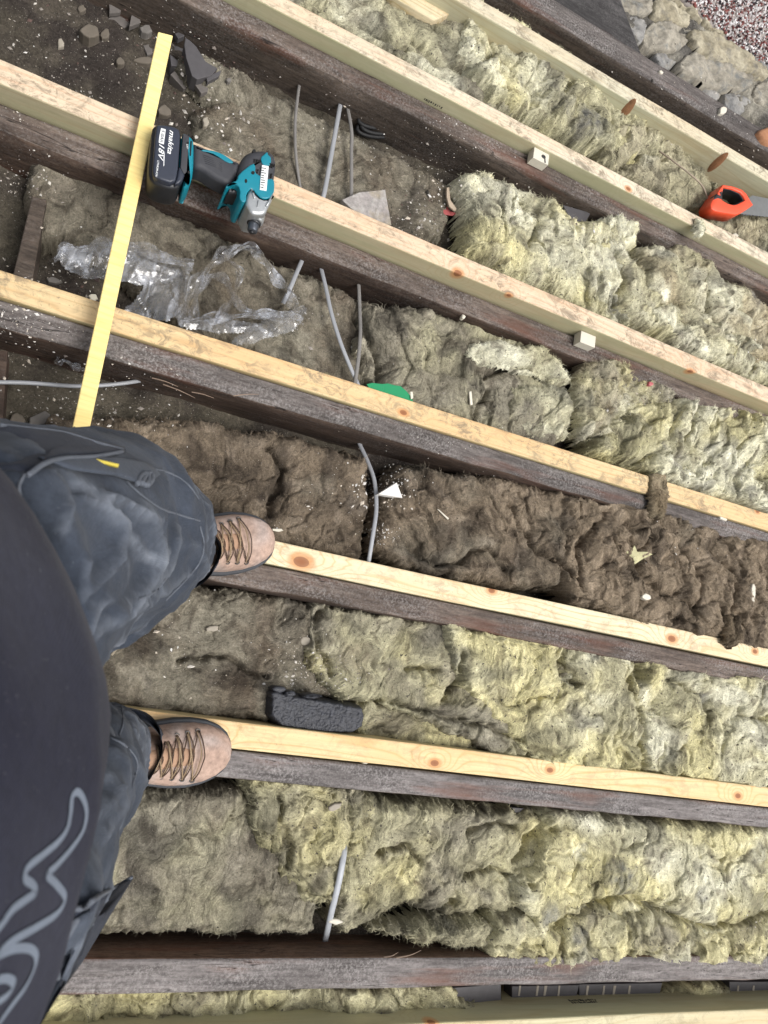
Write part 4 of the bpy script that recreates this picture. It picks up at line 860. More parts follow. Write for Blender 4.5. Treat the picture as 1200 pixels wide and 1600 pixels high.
# ------------------------------------------------------------------ cables
M_cab = m_plain('grey_pvc', (.30, .31, .33), .45, .2, 20, .1); M_cab2 = m_plain('dusty_cable', (.20, .19, .18), .7, .3, 60, .2)
M_blk = m_plain('black_cable', (.008, .008, .009), .7, .2); M_brn = m_plain('brown_cable', (.34, .27, .20), .6, .3)
def cable(label, px, r, flat, mat, lift=.003, n=10, name='cable', zs=None):
    pts = []
    for i, (a, b) in enumerate(px):
        if zs: pts.append(P(a, b, zs[i]))
        else: h_ = hit(a, b); pts.append(h_+Vector((0, 0, r+lift)))
    V, Fc = tube(spline(pts, n), r, 10, flat); return tag(mk(name, V, Fc, mat), label, 'cable')
FZ = lambda n, z: [z]*n
cable('thin grey cable nearest the driver, crossing the flat dusty slab', [(478, 60), (464, 160), (461, 205), (463, 250), (470, 300)], .0026, 1.3, M_cab2, zs=[-.09, -.062, -.058, -.058, -.07])
cable('flat grey cable in the middle of three behind the driver', [(545, 90), (527, 190), (518, 240), (507, 300), (498, 330)], .0026, 1.9, M_cab, zs=[-.09, -.058, -.056, -.052, -.07])
cable('dark grey cable, right one of the three behind the driver', [(530, 110), (548, 195), (549, 240), (549, 310), (548, 330)], .0026, 1.6, M_cab2, zs=[-.09, -.060, -.058, -.054, -.07])
cable('short end of grey cable beside the clear plastic', [(488, 370), (464, 425), (450, 458), (442, 474)], .0026, 1.7, M_cab, zs=[-.06, -.030, -.028, -.04])
cable('flat grey cable curving down to the green scrap', [(490, 370), (508, 445), (518, 490), (532, 535), (548, 575), (562, 606)], .0026, 1.7, M_cab, zs=[-.06, -.034, -.026, -.024, -.024, -.03])
cable('straight grey cable meeting the curved one left of the green scrap', [(558, 390), (562, 480), (563, 520), (560, 560), (554, 604)], .0024, 1.7, M_cab2, zs=[-.05, -.040, -.030, -.022, -.024])
cable('grey cable running through the brown bay past the white wedge', [(560, 690), (574, 720), (585, 752), (588, 795), (582, 840), (574, 890)], .0028, 1.6, M_cab, zs=[-.07, -.055, -.036, -.020, -.012, -.02])
cable('long pale grey cable running level from the left edge under the batten', [(-40, 597), (40, 598), (110, 603), (160, 602), (206, 597), (240, 590)], .0030, 1.2, M_cab, zs=[-.03, -.045, -.055, -.06, -.065, -.085])
cable('stiff light grey cable standing in the lowest bay', [(541, 1305), (537, 1335), (530, 1375), (518, 1425), (508, 1470)], .0034, 1.8, m_plain('light_grey_cable', (.40, .42, .45), .45, .3, 60, .2), zs=[-.035, -.010, -.004, -.02, -.075])
cable('thin brown and white wire arching over the wool to the saw', [(1030, 236), (1052, 252), (1078, 272), (1098, 292), (1107, 318), (1110, 345)], .0022, 1.0, M_brn, zs=[.006, .024, .03, .026, .012, -.02])
coil = []
for k in range(26): a = k/25*5.0; coil.append(P(596+38*math.cos(a+1.2), 200+14*math.sin(a+1.2)+k*.1, -.098+.0005*k))
V1 = tube(coil, .0042, 8); V2 = tube([p+Vector((.006, .006, .007)) for p in coil], .0042, 8); V3 = tube([p+Vector((-.004, .012, .012)) for p in coil], .0042, 8)
tag(mk('cable_coil', *join([V1, V2, V3]), M_blk), 'black cable coil in the shadow under the deep old joist', 'cable')

# ------------------------------------------------------------------ charred block
def charred():
    q = smooth_poly(PP([(424, 1074), (470, 1086), (560, 1100), (577, 1106), (573, 1150), (500, 1150), (420, 1136)], .0), 1)
    pa = np.array([(v.x, v.y) for v in q]); mn, mx = pa.min(0)-.01, pa.max(0)+.01; res = .0013
    xs = np.arange(mn[0], mx[0], res); ys = np.arange(mn[1], mx[1], res); X, Y = np.meshgrid(xs, ys, indexing='ij'); x = X.ravel(); y = Y.ravel()
    d = sdf(q, x, y)+.001*gn(x*90, y*90, 1); m_ = np.clip(d/.008, 0, 1); pr = np.sqrt(1-(1-m_)**2)
    wx = x+.005*gn(x*60, y*60, 4); wy = y+.005*gn(x*60, y*60, 5)
    f1, f2, i = worley(wx/.0085, wy/.0065, 8); e = np.clip((f2-f1)*3.2, 0, 1); e = np.sqrt(e)
    g1, g2, j = worley(wx/.006, wy/.006, 9)
    z = -.075+.066*pr+m_*(.0016*(e-1)+.0006*i+.0009*np.clip((g2-g1)*2, 0, 1)+.003*fbm(x*22, y*22, 4, 2)+.0006*gn(x*400, y*400, 2))
    Fq = grid_faces(len(xs), len(ys), d > -.001); V, Fq, _ = compact(np.c_[x, y, z], Fq)
    g = N('charred_timber'); n = g.noise(g.co(), 130, 5, .7); n2 = g.noise(g.co(), 25, 3)
    col = g.mix(g.ramp(n, [(.3, 0), (.7, 1)]), (.012, .013, .017), (.045, .048, .060)); col = g.mix(g.ramp(g.noise(g.co(), 420, 3), [(.66, 0), (.72, .6)]), col, (.25, .24, .24))
    mm = g.end(col, .62, g.bump(n, .5, .001)); t = thing('charred_block', 'blue black charred timber block with a cracked scaly face, by the lower boot', 'block', (float(pa[:, 0].mean()), float(pa[:, 1].mean()), -.075))
    mk('block', V, Fq, mm, t)
    for k, (px, py, w, h_) in enumerate([(437, 1078, 22, 12), (455, 1084, 18, 10), (488, 1088, 30, 8), (430, 1086, 14, 12)]):
        rr = random.Random(k); s = [(px+w/2*math.cos(a)*rr.uniform(.8, 1.1), py+h_/2*math.sin(a)*rr.uniform(.8, 1.1)) for a in np.linspace(0, 6.28, 10)[:-1]]
        V, Fc = puff(PP(s, .004), -.03, .002+.002*k, .004, 3); mk('charred_lump', V, Fc, mm, t)
charred()

# ------------------------------------------------------------------ crumpled clear plastic
def plastic():
    t = thing('plastic_wrapping', 'crumpled clear plastic wrapping lying in the bay beside the yellow batten', 'plastic', tuple(P(280, 450, -.06)))
    g = N('clear_plastic'); tr = g.n('ShaderNodeBsdfTransparent', {0: (.99, .99, 1, 1)}); gl = g.n('ShaderNodeBsdfGlossy', {'Color': (1, 1, 1, 1), 'Roughness': .2}); df = g.n('ShaderNodeBsdfDiffuse', {0: (.80, .84, .92, 1)})
    n = g.noise(g.co((1, .35, 1)), 30, 2, .5, 1.5); bm = g.bump(n, .35, .006); g.set(gl.inputs['Normal'], bm)
    fr = g.n('ShaderNodeFresnel', {'IOR': 1.7, 'Normal': bm}); 
    a = g.n('ShaderNodeMixShader', {0: g.math('ADD', g.math('MULTIPLY', g.ramp(n, [(.48, .05), (.68, .36)]), 1.0), .02)}); g.t.links.new(tr.outputs[0], a.inputs[1]); g.t.links.new(df.outputs[0], a.inputs[2])
    b = g.n('ShaderNodeMixShader', {0: g.math('MULTIPLY', fr.outputs[0], .9)}); g.t.links.new(a.outputs[0], b.inputs[1]); g.t.links.new(gl.outputs[0], b.inputs[2]); g.t.links.new(b.outputs[0], g.out.inputs[0])
    def tri(v): return np.abs((v % 1.0)-.5)*4-1
    def sheet(px, zc, amp, seed, parts='sheet', res=.0028, thick=0):
        q = smooth_poly(PP(px, zc), 1); pa = np.array([(v.x, v.y) for v in q]); mn, mx = pa.min(0)-.01, pa.max(0)+.01
        xs = np.arange(mn[0], mx[0], res); ys = np.arange(mn[1], mx[1], res); X, Y = np.meshgrid(xs, ys, indexing='ij'); x = X.ravel(); y = Y.ravel()
        d = sdf(q, x, y)+.006*fbm(x*30, y*30, 3, seed); rr = random.Random(seed); z = np.full(x.shape, zc)
        for k in range(5):
            an = rr.uniform(0, 3.14); f = rr.uniform(7, 20); ph = rr.uniform(0, 1)
            u = (x*math.cos(an)+y*math.sin(an))+.02*fbm(x*14, y*14, 2, seed+k); z = z+amp*(9/f)*tri(u*f+ph)*(.4+.6*(gn(x*12, y*12, seed+k+40) > -.1))
        z = z-.006*(1-np.clip(d/.02, 0, 1))
        Fq = grid_faces(len(xs), len(ys), d > 0); V, Fq, _ = compact(np.c_[x, y, z], Fq); mk(parts, V, Fq, g.m, t, smooth=False)
    sheet([(82, 405), (100, 380), (140, 380), (205, 372), (225, 385), (255, 398), (300, 412), (308, 422), (255, 445), (200, 440), (120, 432)], -.010, .006, 5)
    sheet([(170, 418), (250, 430), (306, 420), (300, 450), (282, 492), (255, 505), (190, 485), (215, 460), (225, 440)], -.014, .005, 6)
    sheet([(418, 486), (440, 482), (468, 486), (478, 492), (470, 512), (440, 524), (400, 536), (372, 540), (360, 530), (400, 505)], -.020, .004, 7)
    sheet([(276, 506), (292, 490), (330, 496), (380, 500), (410, 504), (390, 520), (350, 522), (310, 514)], -.020, .004, 8)
    def band(px, w, seed, z0):
        p = spline(PP(px, z0), 14); V = []; n = len(p); rr = random.Random(seed)
        for i, c in enumerate(p):
            tn = (p[min(i+1, n-1)]-p[max(i-1, 0)]).normalized(); s = tn.cross(Vector((0, 0, 1))).normalized(); ww = w*(.7+.4*math.sin(i*.31+seed))
            for k in range(6): u = k/5-.5; V.append(c+s*u*ww+Vector((0, 0, .012+.007*math.sin(k*2.1+i*.35+seed)+rr.uniform(-.0012, .0012))))
        mk('fold', V, [(i*6+k, i*6+k+1, i*6+k+7, i*6+k+6) for i in range(n-1) for k in range(5)], g.m, t, smooth=False)
    band([(282, 505), (292, 470), (318, 430), (350, 400), (385, 390), (408, 410), (430, 440), (450, 462), (455, 490)], .026, 1, -.006)
    band([(300, 500), (308, 455), (330, 435), (352, 445), (366, 475), (390, 492), (440, 500), (470, 505)], .020, 2, -.006)
    band([(276, 508), (330, 502), (390, 496), (440, 494), (476, 488)], .020, 3, -.008)
    band([(84, 412), (110, 398), (150, 392), (200, 388), (250, 405), (300, 420)], .03, 4, -.004)
    band([(335, 505), (360, 470), (372, 430), (352, 410)], .014, 6, -.006)
    band([(85, 570), (100, 567), (120, 578), (135, 582)], .014, 5, -.075)
plastic()

# ------------------------------------------------------------------ impact driver
M_tealp = m_plain('teal_plastic', (.004, .20, .27), .38, .15, 40, .1); M_rub2 = m_plain('grey_rubber', (.045, .046, .054), .6, .25, 200, .3)
M_batt = m_plain('battery_plastic', (.030, .036, .055), .42, .2, 200, .15); M_dark = m_plain('black_plastic', (.014, .015, .018), .45, .2)
M_cast = m_plain('cast_aluminium', (.50, .52, .53), .38, .25, 90, .3, Metallic=.7); M_steel = m_plain('dark_steel', (.10, .11, .13), .35, .3, 90, .2, Metallic=.6)
M_white = m_plain('white_print', (.78, .80, .80), .5, .05); M_hole = m_plain('hole_black', (.004, .004, .004), .8, .1)
ZT = .118
def U(pts, z=ZT): return PP([(200+a/4, 150+b/4) for a, b in pts], z)
dr = thing('impact_driver', 'teal and black cordless impact driver lying on its side across the joist', 'power tool', tuple(P(320, 270, .045)))
def dpart(name, pts, z0, z1, r, mat, it=1, parent=None, rb=None, smooth=True, steps=4):
    q = U(pts, z1); q = smooth_poly(q, it) if it else q
    V, Fc = puff(q, z0, z1, r, steps, rb); o = mk(name, V, Fc, mat, parent or dr, smooth=smooth)
    return o
# battery
bt = dpart('battery', [(172, 172), (200, 166), (292, 182), (338, 212), (330, 330), (322, 462), (352, 492), (330, 560), (300, 578), (235, 572), (150, 535), (126, 470), (140, 320), (150, 200)], .046, .108, .008, M_dark, 1, rb=.012)
bt2 = dpart('battery_face', [(188, 174), (290, 188), (330, 216), (322, 330), (312, 470), (292, 548), (180, 514), (154, 484), (160, 380), (176, 190)], .10, .1195, .0035, M_batt, 1, dr)
dpart('battery_shoulder', [(312, 462), (322, 440), (356, 490), (340, 530), (294, 552), (300, 520)], .09, .115, .004, M_batt, 0)
dpart('release_clip', [(238, 596), (250, 590), (312, 572), (320, 580), (262, 606), (244, 612)], .056, .064, .002, M_white, 0)
# foot
ft = dpart('foot', [(338, 222), (372, 226), (412, 262), (416, 300), (414, 440), (404, 510), (384, 555), (346, 572), (352, 520), (356, 492), (322, 456), (330, 330)], .052, .112, .009, M_tealp, 1)
dpart('foot_panel', [(345, 236), (372, 240), (384, 252), (372, 400), (368, 470), (352, 486), (328, 450), (336, 330)], .10, .1145, .0012, M_rub2, 0)
dpart('slot', [(392, 280), (400, 282), (394, 372), (386, 370)], .10, .1130, .0004, M_hole, 0, smooth=False, steps=1)
for (a, b) in ((380, 242), (381, 474), (374, 292)):
    dpart('screw_recess', [(a+8*math.cos(k), b+8*math.sin(k)) for k in np.linspace(0, 6.28, 11)[:-1]], .105, .1152, .0004, M_hole, 0, smooth=False, steps=1)
# handle
hd = dpart('handle', [(405, 286), (440, 296), (500, 322), (560, 335), (640, 384), (712, 412), (700, 470), (668, 520), (630, 556), (575, 528), (520, 496), (470, 458), (405, 438)], .062, .106, .010, M_rub2, 1, steps=6)
dpart('handle_stripe', [(450, 340), (480, 332), (540, 342), (590, 360), (640, 392), (662, 416), (640, 420), (600, 402), (570, 380), (520, 352)], .095, .1075, .0012, M_tealp, 1)
for k in range(5):
    A, B, D = U([(466+4*k, 368+13*k), (530+5*k, 392+13*k), (588, 426+12*k)], .1056); V, Fc = tube([A, B, D], .0007, 6); mk('grip_ridge', V, Fc, M_dark, dr)
# motor housing and body
dpart('motor_housing', [(700, 418), (716, 372), (750, 336), (800, 322), (862, 320), (912, 340), (934, 380), (934, 430), (926, 490), (915, 540), (860, 580), (780, 520), (690, 480)], .048, .120, .017, M_rub2, 1, steps=6)
dpart('body_shell', [(782, 414), (800, 440), (794, 478), (836, 502), (862, 520), (912, 514), (918, 560), (912, 608), (880, 642), (836, 640), (800, 606), (772, 572), (742, 604), (738, 664), (706, 658), (696, 628), (702, 600), (690, 556), (652, 545), (616, 578), (610, 560), (648, 538), (684, 526), (690, 488)], .050, .1235, .0022, M_tealp, 1, steps=5)
dpart('motor_badge', [(832, 380), (850, 366), (866, 350), (874, 352), (876, 368), (892, 378), (896, 410), (888, 432), (856, 436), (834, 418)], .112, .1220, .0012, M_tealp, 1)
lb = dpart('rating_label', [(838, 430), (880, 438), (874, 500), (866, 592), (824, 584), (830, 500)], .115, .1250, .0004, M_white, 0, smooth=False, steps=1)
for k in range(9):
    rr_ = random.Random(k); w = rr_.uniform(14, 30); v0 = 446+k*15
    dpart('label_print', [(836-k*.8, v0), (836-k*.8+w, v0+3), (836-k*.8+w, v0+8), (836-k*.8, v0+5)], .12, .1256, .0002, M_dark, 0, lb, smooth=False, steps=1)
for (a, b) in [(792, 396), (808, 397), (824, 400), (792, 408), (808, 409), (824, 411), (890, 422), (903, 424), (916, 427), (888, 436), (902, 438), (898, 486), (896, 500), (812, 460), (810, 474)]:
    dpart('vent', [(a-5, b-4), (a+5, b-3), (a+4, b+5), (a-6, b+4)], .115, .1222, .0002, M_hole, 0, smooth=False, steps=1)
for (a, b, s, z) in ((788, 342, 11, .1155), (782, 478, 11, .1245), (738, 530, 8, .1245)):
    dpart('screw_recess', [(a+s*math.cos(k), b+s*(1.6 if s == 8 else 1)*math.sin(k)) for k in np.linspace(0, 6.28, 13)[:-1]], .11, z, .0004, M_hole, 0, smooth=False, steps=1)
dpart('trigger', [(622, 584), (650, 556), (686, 562), (702, 600), (698, 624), (680, 612), (640, 604), (624, 606)], .066, .108, .008, M_dark, 1)
# nose
dpart('hammer_case', [(770, 566), (800, 600), (836, 634), (880, 634), (912, 600), (908, 640), (880, 694), (864, 734), (820, 744), (768, 734), (752, 700), (736, 672), (744, 618)], .052, .1205, .006, M_cast, 1, steps=5)
for s in ([(768, 572), (782, 586), (800, 634), (790, 640), (776, 606)], [(902, 606), (912, 604), (896, 642), (868, 690), (862, 682), (884, 640)], [(812, 650), (820, 650), (818, 690), (808, 690)]):
    dpart('case_rib', s, .10, .1235, .0016, M_cast, 0)
dpart('shadow_gap', [(776, 588), (792, 592), (790, 604), (778, 602)], .11, .1243, .0004, M_hole, 0, steps=1)
def cyl(name, a, b, r0, r1, mat, zc=.085, seg=20, parent=None):
    A, B = U([a], ZT)[0], U([b], ZT)[0]; A.z = B.z = zc; V, Fc = tube([A, A.lerp(B, .1), A.lerp(B, .9), B], [r0*.93, r0, r1, r1*.93], seg); return mk(name, V, Fc, mat, parent or dr)
cyl('collar', (822, 690), (812, 742), .0170, .0155, M_cast, .092)
cyl('chuck_ring', (814, 738), (808, 758), .0120, .0120, M_dark, .092)
cyl('chuck_sleeve', (812, 746), (800, 800), .0100, .0088, M_steel, .092)
cyl('bit_tip', (800, 796), (796, 812), .0042, .0036, M_dark, .092)
def text(body, start, along, hpx, z, mat, parent, shear=.25, ex=.0003, fit=None, name='lettering'):
    """flat lettering: start/along are photo points in crop units; fit = length in the same units"""
    cu = bpy.data.curves.new('txt', 'FONT'); cu.body = body; cu.size = 1; cu.extrude = 0; cu.shear = shear; cu.resolution_u = 3; cu.offset = .012
    to = bpy.data.objects.new('txt', cu); C.objects.link(to); bpy.context.view_layer.update()
    me = bpy.data.meshes.new_from_object(to.evaluated_get(bpy.context.evaluated_depsgraph_get())); co = np.array([v.co[:] for v in me.vertices]); fs = [tuple(p.vertices) for p in me.polygons]
    bpy.data.objects.remove(to); bpy.data.meshes.remove(me)
    A = U([start], z)[0]; B = U([along], z)[0]; e1 = (B-A).normalized(); e2 = Vector((0, 0, 1)).cross(e1)
    hh = (U([(start[0]+hpx, start[1])], z)[0]-A).length
    L = (B-A).length; sx = L/(co[:, 0].max()-co[:, 0].min()); sy = hh/max(.3, co[:, 1].max()-max(0, co[:, 1].min())); co[:, 0] -= co[:, 0].min()
    V = [A+e1*float(c[0]*sx)+e2*float(c[1]*sy) for c in co]
    return mk(name, V, fs, mat, parent, smooth=False)
zb_ = .1200
text('makita', (262, 212), (246, 358), 30, zb_, M_white, bt2, .3)
dpart('white_bar', [(207, 200), (236, 208), (224, 302), (206, 296), (192, 290), (196, 250)], .115, zb_, .0002, M_white, 0, bt2, smooth=False, steps=1)
text('5.0Ah', (212, 208), (201, 286), 18, zb_+.0004, M_batt, bt2, .2)
text('18V', (196, 300), (186, 398), 32, zb_, M_white, bt2, .3)
text('LITHIUM-ION', (184, 402), (172, 502), 11, zb_, M_white, bt2, .1)
dpart('white_bar', [(222, 382), (230, 340), (226, 436), (222, 438)], .115, zb_, .0001, M_white, 0, bt2, smooth=False, steps=1)
text('LXT', (366, 300), (366, 330), 10, .1150, M_white, dr, .2)

# ------------------------------------------------------------------ hand saw
M_or = m_plain('orange_plastic', (.80, .085, .030), .42, .12, 40, .1); M_blade = m_plain('saw_blade', (.24, .245, .24), .38, .3, 60, .15, Metallic=.5)
sw = thing('hand_saw', 'orange handled hand saw lying on the wool at the right edge', 'saw', tuple(P(1140, 315, .0)))
def V10(pts, z): return PP([(1080+a/10, 260+b/10) for a, b in pts], z)
def ringmesh(o, i, z0, z1, r=.003):
    n = len(o); V = []; c = sum(o, Vector((0, 0, 0)))/n
    for (s, z) in ((0, z0), (0, z1-r), (.35, z1-.25*r), (.9, z1)):
        for k in range(n): d = (i[k]-o[k]).normalized()*r*s; V.append((o[k].x+d.x, o[k].y+d.y, z))
    for (s, z) in ((.9, z1), (.35, z1-.25*r), (0, z1-r), (0, z0)):
        for k in range(n): d = (o[k]-i[k]).normalized()*r*s; V.append((i[k].x+d.x, i[k].y+d.y, z))
    Fc = [(l*n+k, l*n+(k+1) % n, (l+1)*n+(k+1) % n, (l+1)*n+k) for l in range(7) for k in range(n)]+[(7*n+k, 7*n+(k+1) % n, (k+1) % n, k) for k in range(n)]
    return V, Fc
zo = .050
outer = [(500, 282), (650, 305), (800, 360), (872, 430), (920, 515), (972, 602), (870, 675), (765, 738), (690, 752), (540, 728), (385, 700), (322, 665), (305, 600), (318, 555), (355, 500), (418, 398)]
inner = [(512, 325), (640, 350), (775, 408), (812, 455), (838, 505), (845, 530), (790, 555), (735, 585), (672, 600), (585, 580), (520, 545), (490, 525), (480, 500), (482, 470), (488, 430), (496, 375)]
V, Fc = ringmesh(V10(outer, zo), V10(inner, zo), .012, zo); mk('handle', V, Fc, M_or, sw)
inn2 = [((a-655)*.90+655, (b-470)*.90+470) for a, b in inner]; inn1 = [((a-655)*.985+655, (b-470)*.985+470) for a, b in inner]
V, Fc = ringmesh(V10(inn1, zo), V10(inn2, zo), .010, zo-.004, .001); mk('grip_liner', V, Fc, M_dark, sw)
q = V10([(345, 520), (400, 425), (480, 385), (485, 520), (420, 500)], zo); V, Fc = puff(q, .03, zo+.001, .002, 2); mk('grip_pad', V, Fc, M_dark, sw)
q = V10([(400, 440), (425, 395), (448, 460)], zo); V, Fc = puff(q, .04, zo+.0025, .001, 2); mk('grip_inlay', V, Fc, M_or, sw)
a = PP([(1150, 331), (1158, 334), (1202, 339), (1420, 352), (1420, 312), (1200, 310), (1176, 305), (1166, 312)], .026); V, Fc = puff(a, .0245, .0258, .0003, 1); bl = mk('blade', V, Fc, M_blade, sw, smooth=False)
teeth = []
A_, B_ = P(1160, 334.5, .026), P(1420, 352.5, .026); nT = 60
for k in range(nT):
    t0, t1 = A_.lerp(B_, k/nT), A_.lerp(B_, (k+1)/nT); dn = (A_-B_).cross(Vector((0, 0, 1))).normalized(); dn = dn if (P(1160, 345, .026)-P(1160, 330, .026)).dot(dn) > 0 else -dn
    tip = t0.lerp(t1, .5)+dn*.0035; teeth.append(([t0-Vector((0, 0, .0012)), t1-Vector((0, 0, .0012)), tip-Vector((0, 0, .0012)), t0-Vector((0, 0, .0003)), t1-Vector((0, 0, .0003)), tip-Vector((0, 0, .0003))], [(0, 1, 2), (5, 4, 3), (0, 3, 4, 1), (1, 4, 5, 2), (2, 5, 3, 0)]))
V, Fc = join(teeth); mk('teeth', V, Fc, M_steel, sw, smooth=False)['kind'] = 'stuff'

# ------------------------------------------------------------------ the person holding the camera: boots, work trousers, dark top
pe = thing('person', 'person in dark work trousers, navy top and tan suede boots standing on two joists', 'person', tuple(P(250, 1010, 0)))
def fabric(name, a, b, c, sc, wearmix):
    g = N(name); co = g.co(); at = g.n('ShaderNodeAttribute', attribute_name='Col'); sp = g.n('ShaderNodeSeparateColor', {0: at.outputs[0]})
    n = g.noise(co, 9, 4, .6); w = g.noise(g.co((1, 1, 1)), sc, 3, .7); tw = g.n('ShaderNodeTexWave', {'Vector': co, 'Scale': 420.0, 'Distortion': 1.5}, bands_direction='DIAGONAL').outputs[1]
    col = g.mix(g.ramp(n, [(.35, 0), (.68, 1)]), a, b); col = g.mix(g.math('MULTIPLY', sp.outputs[0], wearmix), col, c)
    lint = g.noise(co, 650, 2, .5); col = g.mix(g.ramp(lint, [(.73, 0), (.76, .5)]), col, (.3, .3, .3))
    col = g.mix(1.0, col, g.ramp(w, [(.3, .78), (.65, 1.0)]), 'MULTIPLY')
    nm = g.bump(tw, .25, .0005); nm = g.bump(w, .4, .001, nm); return g.end(col, .92, nm, Specular_IOR_Level=.12, Sheen_Weight=.05, Sheen_Roughness=.5)
M_tr = fabric('trouser_canvas', (.032, .040, .056), (.054, .065, .088), (.22, .245, .29), 240, .85)
M_sh = fabric('navy_top', (.013, .014, .026), (.021, .022, .038), (.045, .048, .068), 160, .6)
M_hm = fabric('trouser_hem', (.020, .025, .038), (.032, .038, .055), (.1, .1, .12), 240, .5)
def loft(path, seg=28, ky=1.0):
    p = spline([P(a, b, z) for a, b, z, r in path], 6); rad = np.interp(np.linspace(0, len(path)-1, len(p)), range(len(path)), [q[3] for q in path])
    V = []; n = len(p)
    for i, c in enumerate(p):
        t = (p[min(i+1, n-1)]-p[max(i-1, 0)]).normalized(); s = Vector((0, 1, 0)); s = (s-t*s.dot(t)).normalized(); u = s.cross(t)
        for k in range(seg): a = 6.2832*k/seg; V.append(c+s*math.cos(a)*rad[i]*ky+u*math.sin(a)*rad[i])
    Fc = [(i*seg+k, i*seg+(k+1) % seg, (i+1)*seg+(k+1) % seg, (i+1)*seg+k) for i in range(n-1) for k in range(seg)]
    Fc += [tuple(range(seg-1, -1, -1)), tuple(range((n-1)*seg, n*seg))]; return V, Fc
def fuse(parts, voxel, sm=8):
    V, Fc = join(parts); me = bpy.data.meshes.new('tmp'); me.from_pydata([tuple(v) for v in V], [], Fc); me.update()
    o = bpy.data.objects.new('tmp', me); C.objects.link(o); r = o.modifiers.new('r', 'REMESH'); r.mode = 'VOXEL'; r.voxel_size = voxel
    s = o.modifiers.new('s', 'SMOOTH'); s.iterations = sm; s.factor = .5
    bpy.context.view_layer.update(); ev = o.evaluated_get(bpy.context.evaluated_depsgraph_get()); m2 = ev.to_mesh()
    nV = np.array([v.co[:] for v in m2.vertices]); nn = np.array([v.normal[:] for v in m2.vertices]); nf = np.array([tuple(p.vertices) for p in m2.polygons if len(p.vertices) == 4])
    ev.to_mesh_clear(); bpy.data.objects.remove(o); return nV, nn, nf
L1 = [(268, 864, .085, .048), (250, 856, .19, .070), (222, 842, .35, .085), (155, 836, .50, .099), (40, 862, .64, .098), (-150, 940, .78, .100)]
L2 = [(176, 1174, .085, .048), (152, 1184, .19, .067), (105, 1205, .36, .080), (30, 1235, .52, .088), (-20, 1300, .66, .092), (-190, 1430, .78, .100)]
def ellipsoid(c, r, nu=20, nv=14):
    V = []; 
    for i in range(nv+1):
        th = math.pi*i/nv
        for k in range(nu): a = 6.2832*k/nu; V.append((c[0]+r[0]*math.sin(th)*math.cos(a), c[1]+r[1]*math.sin(th)*math.sin(a), c[2]+r[2]*math.cos(th)))
    return V, [(i*nu+k, (i+1)*nu+k, (i+1)*nu+(k+1) % nu, i*nu+(k+1) % nu) for i in range(nv) for k in range(nu)]
h1, h2 = P(-60, 885, .80), P(-90, 1385, .80); hc = (h1+h2)/2
# the near-side knee is baggy: cloth hangs out below the calf
bag = loft([(248, 890, .24, .045), (215, 905, .30, .052), (168, 912, .38, .064), (140, 912, .45, .075)])
tv, tn, tf = fuse([loft(L1, ky=1.0), loft(L2, ky=1.0), bag, ellipsoid((-.17, hc.y-.03, .76), (.11, .155, .10))], .0065, 10)
ax = (tv[:, 0]*.55-tv[:, 2]*.83); lat = tv[:, 1]
k1 = gn(ax*9+1.8*gn(lat*7, tv[:, 0]*7, 3), lat*11+tv[:, 0]*5, 61); k2 = gn(ax*19+2.2*gn(lat*9, tv[:, 0]*9, 5), lat*17-tv[:, 0]*8, 62); k3 = gn(tv[:, 0]*26+lat*30, tv[:, 2]*9+lat*6, 63)
soft = sst(tv[:, 2], .09, .16)
r1 = np.clip(1-np.abs(k1)*13, 0, 1); r2 = np.clip(1-np.abs(k2)*11, 0, 1)*.8; r3 = np.clip(1-np.abs(k3)*9, 0, 1)*.5
disp = (.0080*k1+.0055*k2+.0030*k3)*soft+(.0026*r1+.0018*r2)*soft+.0012*n3(tv, 60, 4)
